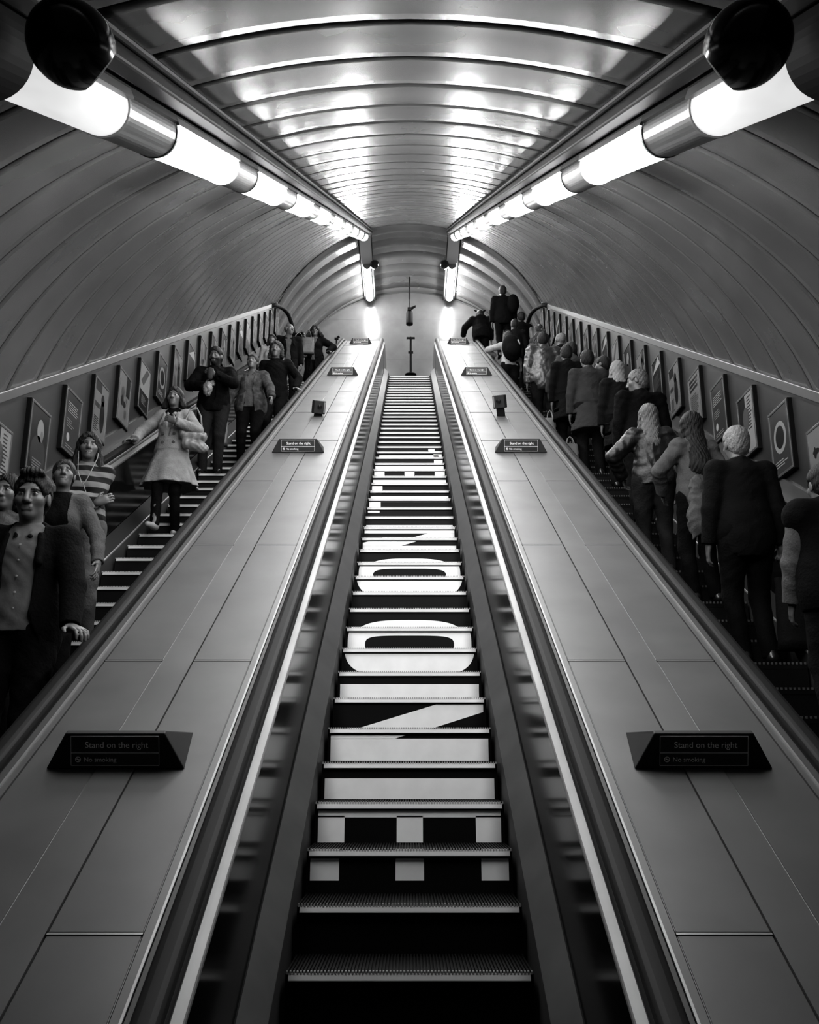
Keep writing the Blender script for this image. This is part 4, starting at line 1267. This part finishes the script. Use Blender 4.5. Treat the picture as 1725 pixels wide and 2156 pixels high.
# ---- going up on the right, seen from behind
B = 180
f, p, h, R1 = traveller('Grey-haired person in black suit seen from behind, nearest on the right escalator', 7, .22, 2.50, PR, B + 4, 1.80, 7.2, brow='hair_grey', skin='skin', w=1.10, head=(4, 0), hands={-1: (-.28, -.02, .80)}, modes={-1: 'grip'})
f.trousers(h, M['cloth_black'], p); f.shoes(h, M['shoe'], p)
f.top(h, M['cloth_white'], p, 'shirt', .95, .010, None, sleeves=False, collar='shirt', neck=.058, wr=.001)
f.top(h, M['cloth_dark'], p, 'suit_jacket', .76, .034, (.06, .02, 1.1, .08), collar='lapel', wr=.0025, flare=.0, neck=.07); f.hair(h, M['hair_grey'], p, 'crop')
f, p, h, R2 = traveller('Person with very long black hair and pale grey hooded jacket seen from behind', 10, .11, 2.46, PR, B + 10, 1.68, 8.2, fem=True, hands={1: (.22, -.20, 1.0), -1: (-.22, -.1, .9)}, hint={1: (.9, .5, -.2)})
f.trousers(h, M['cloth_black'], p); f.shoes(h, M['shoe'], p)
f.top(h, M['cloth_light'], p, 'hooded_jacket', .90, .034, None, wr=.006); f.hair(h, M['hair_black'], p, 'verylong', vol=1.35)
f, p, h, R3 = traveller('Person with long fair hair and wrinkled leather jacket seen from behind', 12, .19, 2.30, PR, B - 4, 1.66, 9.0, fem=True, w=1.1, hands={1: (.26, -.16, .98)}, hint={1: (.9, .5, 0)})
f.trousers(h, M['jeans_dark'], p); f.shoes(h, M['shoe'], p)
f.top(h, M['leather'], p, 'leather_jacket', .88, .034, None, wr=.008, sleeve_inf=.03); f.hair(h, M['hair_blonde'], p, 'long', vol=1.15)
f, p, h, R4 = traveller('Grey-haired person in dark jacket turning his face left, beside the right posters', 16, .14, 2.58, PR, B + 6, 1.80, 10.5, head=(62, -6), brow='hair_salt', w=1.15)
f.trousers(h, M['cloth_dark'], p); f.shoes(h, M['shoe'], p)
f.top(h, M['cloth_black'], p, 'jacket', .80, .042, None, wr=.006, collar='shirt', flare=.02); f.hair(h, M['hair_salt'], p, 'short')
f, p, h, _ = traveller('Person in dark coat with a pale striped hood or scarf over the head', 20, .08, 2.66, PR, B + 2, 1.70, 12.0, fem=True, w=1.1)
f.trousers(h, M['cloth_black'], p); f.shoes(h, M['shoe'], p)
f.top(h, M['cloth_dark'], p, 'coat', .70, .042, None, wr=.006, skirt=(1.0, .55, .19, .24, .04, 7)); f.hair(h, M['coat_tan'], p, 'mid', name='headscarf', vol=1.1)
f, p, h, R6 = traveller('Dark-haired person in long charcoal overcoat seen from behind, by the pale hood', 22, .16, 2.44, PR, B, 1.80, 12.9, w=1.08, hands={-1: (-.14, -.26, 1.0)}, hint={-1: (-.9, .4, 0)})
f.trousers(h, M['cloth_dark'], p); f.shoes(h, M['shoe'], p)
f.top(h, M['cloth_mid'], p, 'overcoat', .80, .036, None, wr=.004, collar='shirt', skirt=(1.02, .60, .19, .27, .03, 6)); f.hair(h, M['hair_black'], p, 'short')
f, p, h, _ = traveller('Pale-faced person in white-collared top glancing left beside the right wall', 23, .22, 2.74, PR, B, 1.70, 13.1, head=(60, 0))
f.trousers(h, M['cloth_dark'], p); f.shoes(h, M['shoe'], p)
f.top(h, M['cloth_dark'], p, 'jacket', .82, .03, None, wr=.005); f.top(h, M['cloth_white'], p, 'collar', 1.38, .018, None, sleeves=False, wr=0); f.hair(h, M['hair_black'], p, 'short')
f, p, h, R7 = traveller('Person in long black coat with a pale collar line, close behind the overcoat', 25, .12, 2.34, PR, B, 1.74, 13.9)
f.trousers(h, M['cloth_black'], p); f.shoes(h, M['shoe'], p)
f.top(h, M['cloth_black'], p, 'coat', .80, .036, None, wr=.004, skirt=(1.0, .55, .19, .25, .03, 6)); f.top(h, M['cloth_grey'], p, 'collar', 1.40, .024, None, sleeves=False, wr=0); f.hair(h, M['hair_black'], p, 'short')
f, p, h, _ = traveller('Person in grey jacket, arms bent forward, head down, mid way up the right', 27, .20, 2.56, PR, B + 14, 1.77, 14.9, head=(20, -10), hands={1: (.30, -.26, 1.0)}, hint={1: (.9, .5, -.2)}, w=1.1)
f.trousers(h, M['cloth_dark'], p); f.shoes(h, M['shoe'], p)
f.top(h, M['cloth_grey'], p, 'jacket', .78, .04, None, wr=.006, collar='shirt'); f.hair(h, M['hair_black'], p, 'short')
f, p, h, _ = traveller('Bald person in dark jacket seen from behind on the right escalator', 31, .14, 2.62, PR, B - 8, 1.76, 16.1, head=(30, 0), brow='hair_grey', w=1.1)
f.trousers(h, M['cloth_dark'], p); f.shoes(h, M['shoe'], p)
f.top(h, M['cloth_black'], p, 'jacket', .80, .036, None, wr=.005); f.hair(h, M['hair_grey'], p, 'bald')
f, p, h, _ = traveller('Broad person in worn brown leather jacket seen from behind on the right', 30, .12, 2.26, PR, B, 1.79, 15.9, w=1.2)
f.trousers(h, M['cloth_dark'], p); f.shoes(h, M['shoe'], p)
f.top(h, M['leather_brown'], p, 'leather_jacket', .72, .045, None, wr=.007, flare=.02); f.hair(h, M['hair_black'], p, 'short')
f, p, h, _ = traveller('Person with a black ponytail and light shiny jacket seen from behind', 35, .22, 2.46, PR, B + 10, 1.68, 18.0, fem=True)
f.trousers(h, M['cloth_black'], p); f.shoes(h, M['shoe'], p)
f.top(h, M['cloth_light'], p, 'jacket', .86, .036, None, wr=.010); f.hair(h, M['hair_black'], p, 'long', vol=1.2)
f, p, h, _ = traveller('Fair-faced person with a headband turning back, high up beside the right posters', 39, .2, 2.68, PR, B - 40, 1.72, 19.8, fem=True, head=(-80, 0), brow='hair_brown')
f.trousers(h, M['cloth_black'], p); f.shoes(h, M['shoe'], p)
f.top(h, M['cloth_grey'], p, 'top', .86, .03, None, wr=.005); f.hair(h, M['hair_brown'], p, 'mid')
simple_vol('headband', h, M['cloth_white'], p, lambda v: v.el(f.H(0, .0, .075), V3(.088, .04, .062), f.HR, .01))
f, p, h, _ = traveller('Person in black waistcoat over a white-sleeved shirt near the top right', 45, .10, 2.58, PR, B + 10, 1.80, 21.8)
f.trousers(h, M['cloth_black'], p); f.shoes(h, M['shoe'], p)
f.top(h, M['cloth_white'], p, 'shirt', .92, .016, None, wr=.006); f.top(h, M['cloth_black'], p, 'waistcoat', .86, .034, None, sleeves=False, wr=.003); f.hair(h, M['hair_black'], p, 'short')
f, p, h, R14 = traveller('Person in white top with a big black backpack, hand on the right deck rail', 36, .10, 1.93, PR, B + 6, 1.66, 18.2, fem=True, brow='hair_brown', rail={1: (XR, 16.95, .06)}, hint={1: (.9, .4, 0)}, lean=8)
f.trousers(h, M['cloth_dark'], p); f.shoes(h, M['shoe_light'], p)
f.top(h, M['cloth_white'], p, 'top', .90, .024, None, wr=.005); f.hair(h, M['hair_brown'], p, 'bob')
f, p, h, R15 = traveller('Tall dark silhouette of a person with a bag over the shoulder at the top', 0, 0, 0, PR, B, 1.80, 21.6, loc=(2.20, 20.15, Z_TOP), w=1.1)
f.trousers(h, M['cloth_black'], p); f.shoes(h, M['shoe'], p)
f.top(h, M['cloth_black'], p, 'coat', .78, .045, None, wr=.004); f.hair(h, M['hair_black'], p, 'short')
f, p, h, R16 = traveller('Dark stooping person with head bowed on the top landing behind the right rail', 0, 0, 0, PR, B, 1.62, 21.5, loc=(1.72, 20.75, Z_TOP), lean=16, head=(0, -12), w=1.2, hands={1: (.42, -.30, .95)})
f.trousers(h, M['cloth_black'], p); f.shoes(h, M['shoe'], p)
f.top(h, M['cloth_black'], p, 'coat', .78, .05, None, wr=.004, hood=True); f.hair(h, M['hair_black'], p, 'mid')
def horn(v):
    for q in (1, -1): v.rc(f.H(q * .06, .03, .10), f.H(q * .15, .05, .155), .03, .012, .02)
simple_vol('hood_points', h, M['cloth_black'], p, horn)
f, p, h, _ = traveller('Small dark-haired person almost hidden behind the white-sleeved shirt', 42, .1, 2.30, PR, B, 1.70, 20.3)
f.trousers(h, M['cloth_black'], p); f.shoes(h, M['shoe'], p)
f.top(h, M['cloth_dark'], p, 'jacket', .80, .034, None); f.hair(h, M['hair_black'], p, 'short')
f, p, h, R17 = traveller('Person with pale grey sleeve cut off by the right edge of the picture', 4, .15, 2.62, PR, B + 6, 1.74, 5.9, hands={1: (.20, -.20, .84)}, hint={1: (.9, .4, 0)}, w=1.1)
f.trousers(h * 1.4, M['cloth_dark'], p); f.shoes(h * 1.4, M['shoe'], p)
f.top(h * 1.2, M['cloth_light'], p, 'jacket', .84, .036, None, wr=.004); f.hair(h * 1.2, M['hair_black'], p, 'short')
f.top(h * 1.2, M['cloth_black'], p, 'gilet', .82, .085, None, sleeves=False, wr=.002)
# ------------------------------------------------------------------ bags and other carried things
def bag(name, loc, rot, w, d, hgt, m, label, cat, handle=.16, flare=1.06, hm=None):
    t = empty(name, loc); t.rotation_euler = (0, 0, rad(rot)); tag(t, label, cat)
    mb = MB(); nz = 8; rnd = random.Random(len(label))
    rows = []
    for i in range(nz + 1):
        q = i / nz; sx = w / 2 * (1 + (flare - 1) * (1 - q)); sy = d / 2 * (1 - .65 * q) 
        r = []
        for k in range(20):
            a = 2 * PI * k / 20
            r.append((sx * math.copysign(abs(math.cos(a)) ** .5, math.cos(a)) + rnd.uniform(-1, 1) * .006, sy * math.copysign(abs(math.sin(a)) ** .5, math.sin(a)) + rnd.uniform(-1, 1) * .008, -hgt * (1 - q)))
        rows.append(r)
    vs = [v for r in rows for v in r]; fs = []
    for i in range(nz):
        for k in range(20): fs.append((i * 20 + k, i * 20 + (k + 1) % 20, (i + 1) * 20 + (k + 1) % 20, (i + 1) * 20 + k))
    fs.append(tuple(range(20))[::-1])
    mb.add(vs, fs); mb.build('bag_body', m, t, smooth=True)
    if handle:
        for q in (1, -1):
            mb = MB(); mb.tube([(-w * .28, q * d * .15, -.01), (-w * .16, q * d * .1, handle * .75), (0, q * d * .05, handle), (w * .16, q * d * .1, handle * .75), (w * .28, q * d * .15, -.01)], .007, 6)
            mb.build('handle', hm or m, t)
    return t
def near(loc, yaw, p): return Vector(loc) + Matrix.Rotation(rad(yaw), 3, 'Z') @ Vector(p)
bag('carrier_bag', near(L7, -4, (-.36, -.17, .62)), 10, .20, .13, .34, M['paper_bag'], 'tall grey paper carrier bag hanging beside the denim jacket', 'bag', .14)
bag('carrier_bag', near(L7, -4, (-.50, -.02, .66)), -20, .16, .16, .36, M['white_bag'], 'crumpled pale carrier bag behind the tall grey paper one', 'bag', .10)
t = empty('handbag', near(L5, -4, (.26, -.12, 1.03))); tag(t, 'soft white handbag under the arm of the trench coat', 'handbag')
simple_vol('bag_body', .010, M['white_bag'], t, lambda v: v.rc(V3(-.10, -.02, .06), V3(.10, .02, .04), .045, .05, .03).rc(V3(-.06, 0, -.04), V3(.12, .02, -.09), .055, .05, .06).fn(wrinkle(.009, 2, 1.6), V3(-.3, -.3, -.3), V3(.3, .3, .3), 'add'))
mb = MB(); mb.tube([(-.09, 0, .09), (-.10, .02, .22), (-.06, .06, .36), (0, .10, .40), (.05, .10, .30), (.09, .04, .08)], .009, 6); mb.build('strap', M['white_bag'], t)
bag('gift_bag', near(L11, -6, (-.27, -.30, 1.24)), 10, .34, .14, .34, M['check'], 'chequered black and white carrier bag held up at the top left', 'bag', .18)
bag('gift_bag', near(L11, -6, (-.06, -.38, 1.26)), 5, .24, .12, .36, M['paper_bag'], 'plain grey carrier bag next to the chequered one', 'bag', .16)
def cup(v):
    v.rc(V3(0, 0, -.05), V3(0, 0, .05), .034, .042, .0)
t = simple_vol('paper_cup', .008, M['cloth_grey'], None, cup); t.location = near(L6, 6, (-.03, -.33, 1.31)); tag(t, 'small cup in the raised hand of the bearded person', 'cup')
t = simple_vol('crumpled_wrapper', .010, M['white_bag'], None, lambda v: v.el(V3(0, 0, 0), V3(.06, .045, .10), None, 0).fn(wrinkle(.014, 3, 2.2), V3(-.1, -.1, -.2), V3(.1, .1, .2), 'add'))
t.location = near(L6, 6, (-.05, -.33, 1.10)); tag(t, 'crumpled pale wrapper in the lower hand of the bearded person', 'wrapper')
t = simple_vol('slung_jacket', .012, M['cloth_light'], None, lambda v: v.rc(V3(0, 0, .0), V3(.02, 0, -.34), .05, .12, .02, fl=(V3(0, 1, 0), .6)).rc(V3(.02, 0, -.30), V3(-.06, 0, -.50), .10, .015, .03, fl=(V3(0, 1, 0), .6)).fn(wrinkle(.012, 1, 1.3), V3(-.3, -.3, -.7), V3(.3, .3, .2), 'add'))
t.location = near(R2, 190, (.14, .26, .98)); tag(t, 'pale grey garment slung low from the hooded jacket, hanging to a point', 'garment')
bag('tote_bag', near(R6, 180, (-.26, .20, .98)), 6, .30, .16, .22, M['white_bag'], 'pale flat-based tote carried behind the charcoal overcoat', 'bag', .22, 1.25)
bag('carrier_bag', near(R7, 180, (.28, -.05, .62)), 0, .16, .14, .44, M['white_bag'], 'long crumpled white carrier bag low beside the black coat', 'bag', .12)
bag('carrier_bag', near(R6, 180, (.30, .05, .44)), 8, .20, .14, .30, M['white_bag'], 'white printed carrier bag near the feet of the charcoal overcoat', 'bag', .10)
t = empty('backpack', near(R14, 186, (0, .20, 1.20))); t.rotation_euler = (rad(-8), 0, rad(6)); tag(t, 'big black backpack on the white top by the right deck rail', 'backpack')
simple_vol('pack_body', .014, M['cloth_black'], t, lambda v: v.el(V3(0, 0, -.02), V3(.19, .14, .29), None, 0).el(V3(0, -.09, -.12), V3(.13, .07, .13), None, .04))
simple_vol('side_pocket', .012, M['cloth_dark'], t, lambda v: v.el(V3(.18, 0, -.12), V3(.05, .07, .11), None, 0))
simple_vol('reflective_tag', .010, M['cloth_white'], t, lambda v: v.rc(V3(.09, -.17, .05), V3(.12, -.16, -.03), .018, .012, 0))
t = empty('backpack', near(R15, 180, (-.22, .16, 1.28))); tag(t, 'dark bag on the shoulder of the tall silhouette at the top', 'backpack')
simple_vol('pack_body', .014, M['cloth_black'], t, lambda v: v.el(V3(0, 0, 0), V3(.14, .12, .24), None, 0))
bag('suitcase', near(R1, 184, (-.34, .12, .62)), 0, .40, .24, .52, M['cloth_dark'], 'dark upright case beside the grey-haired man in the black suit', 'suitcase', .16)
print('vertices', sum(len(o.data.vertices) for o in scene.objects if o.type == 'MESH'))
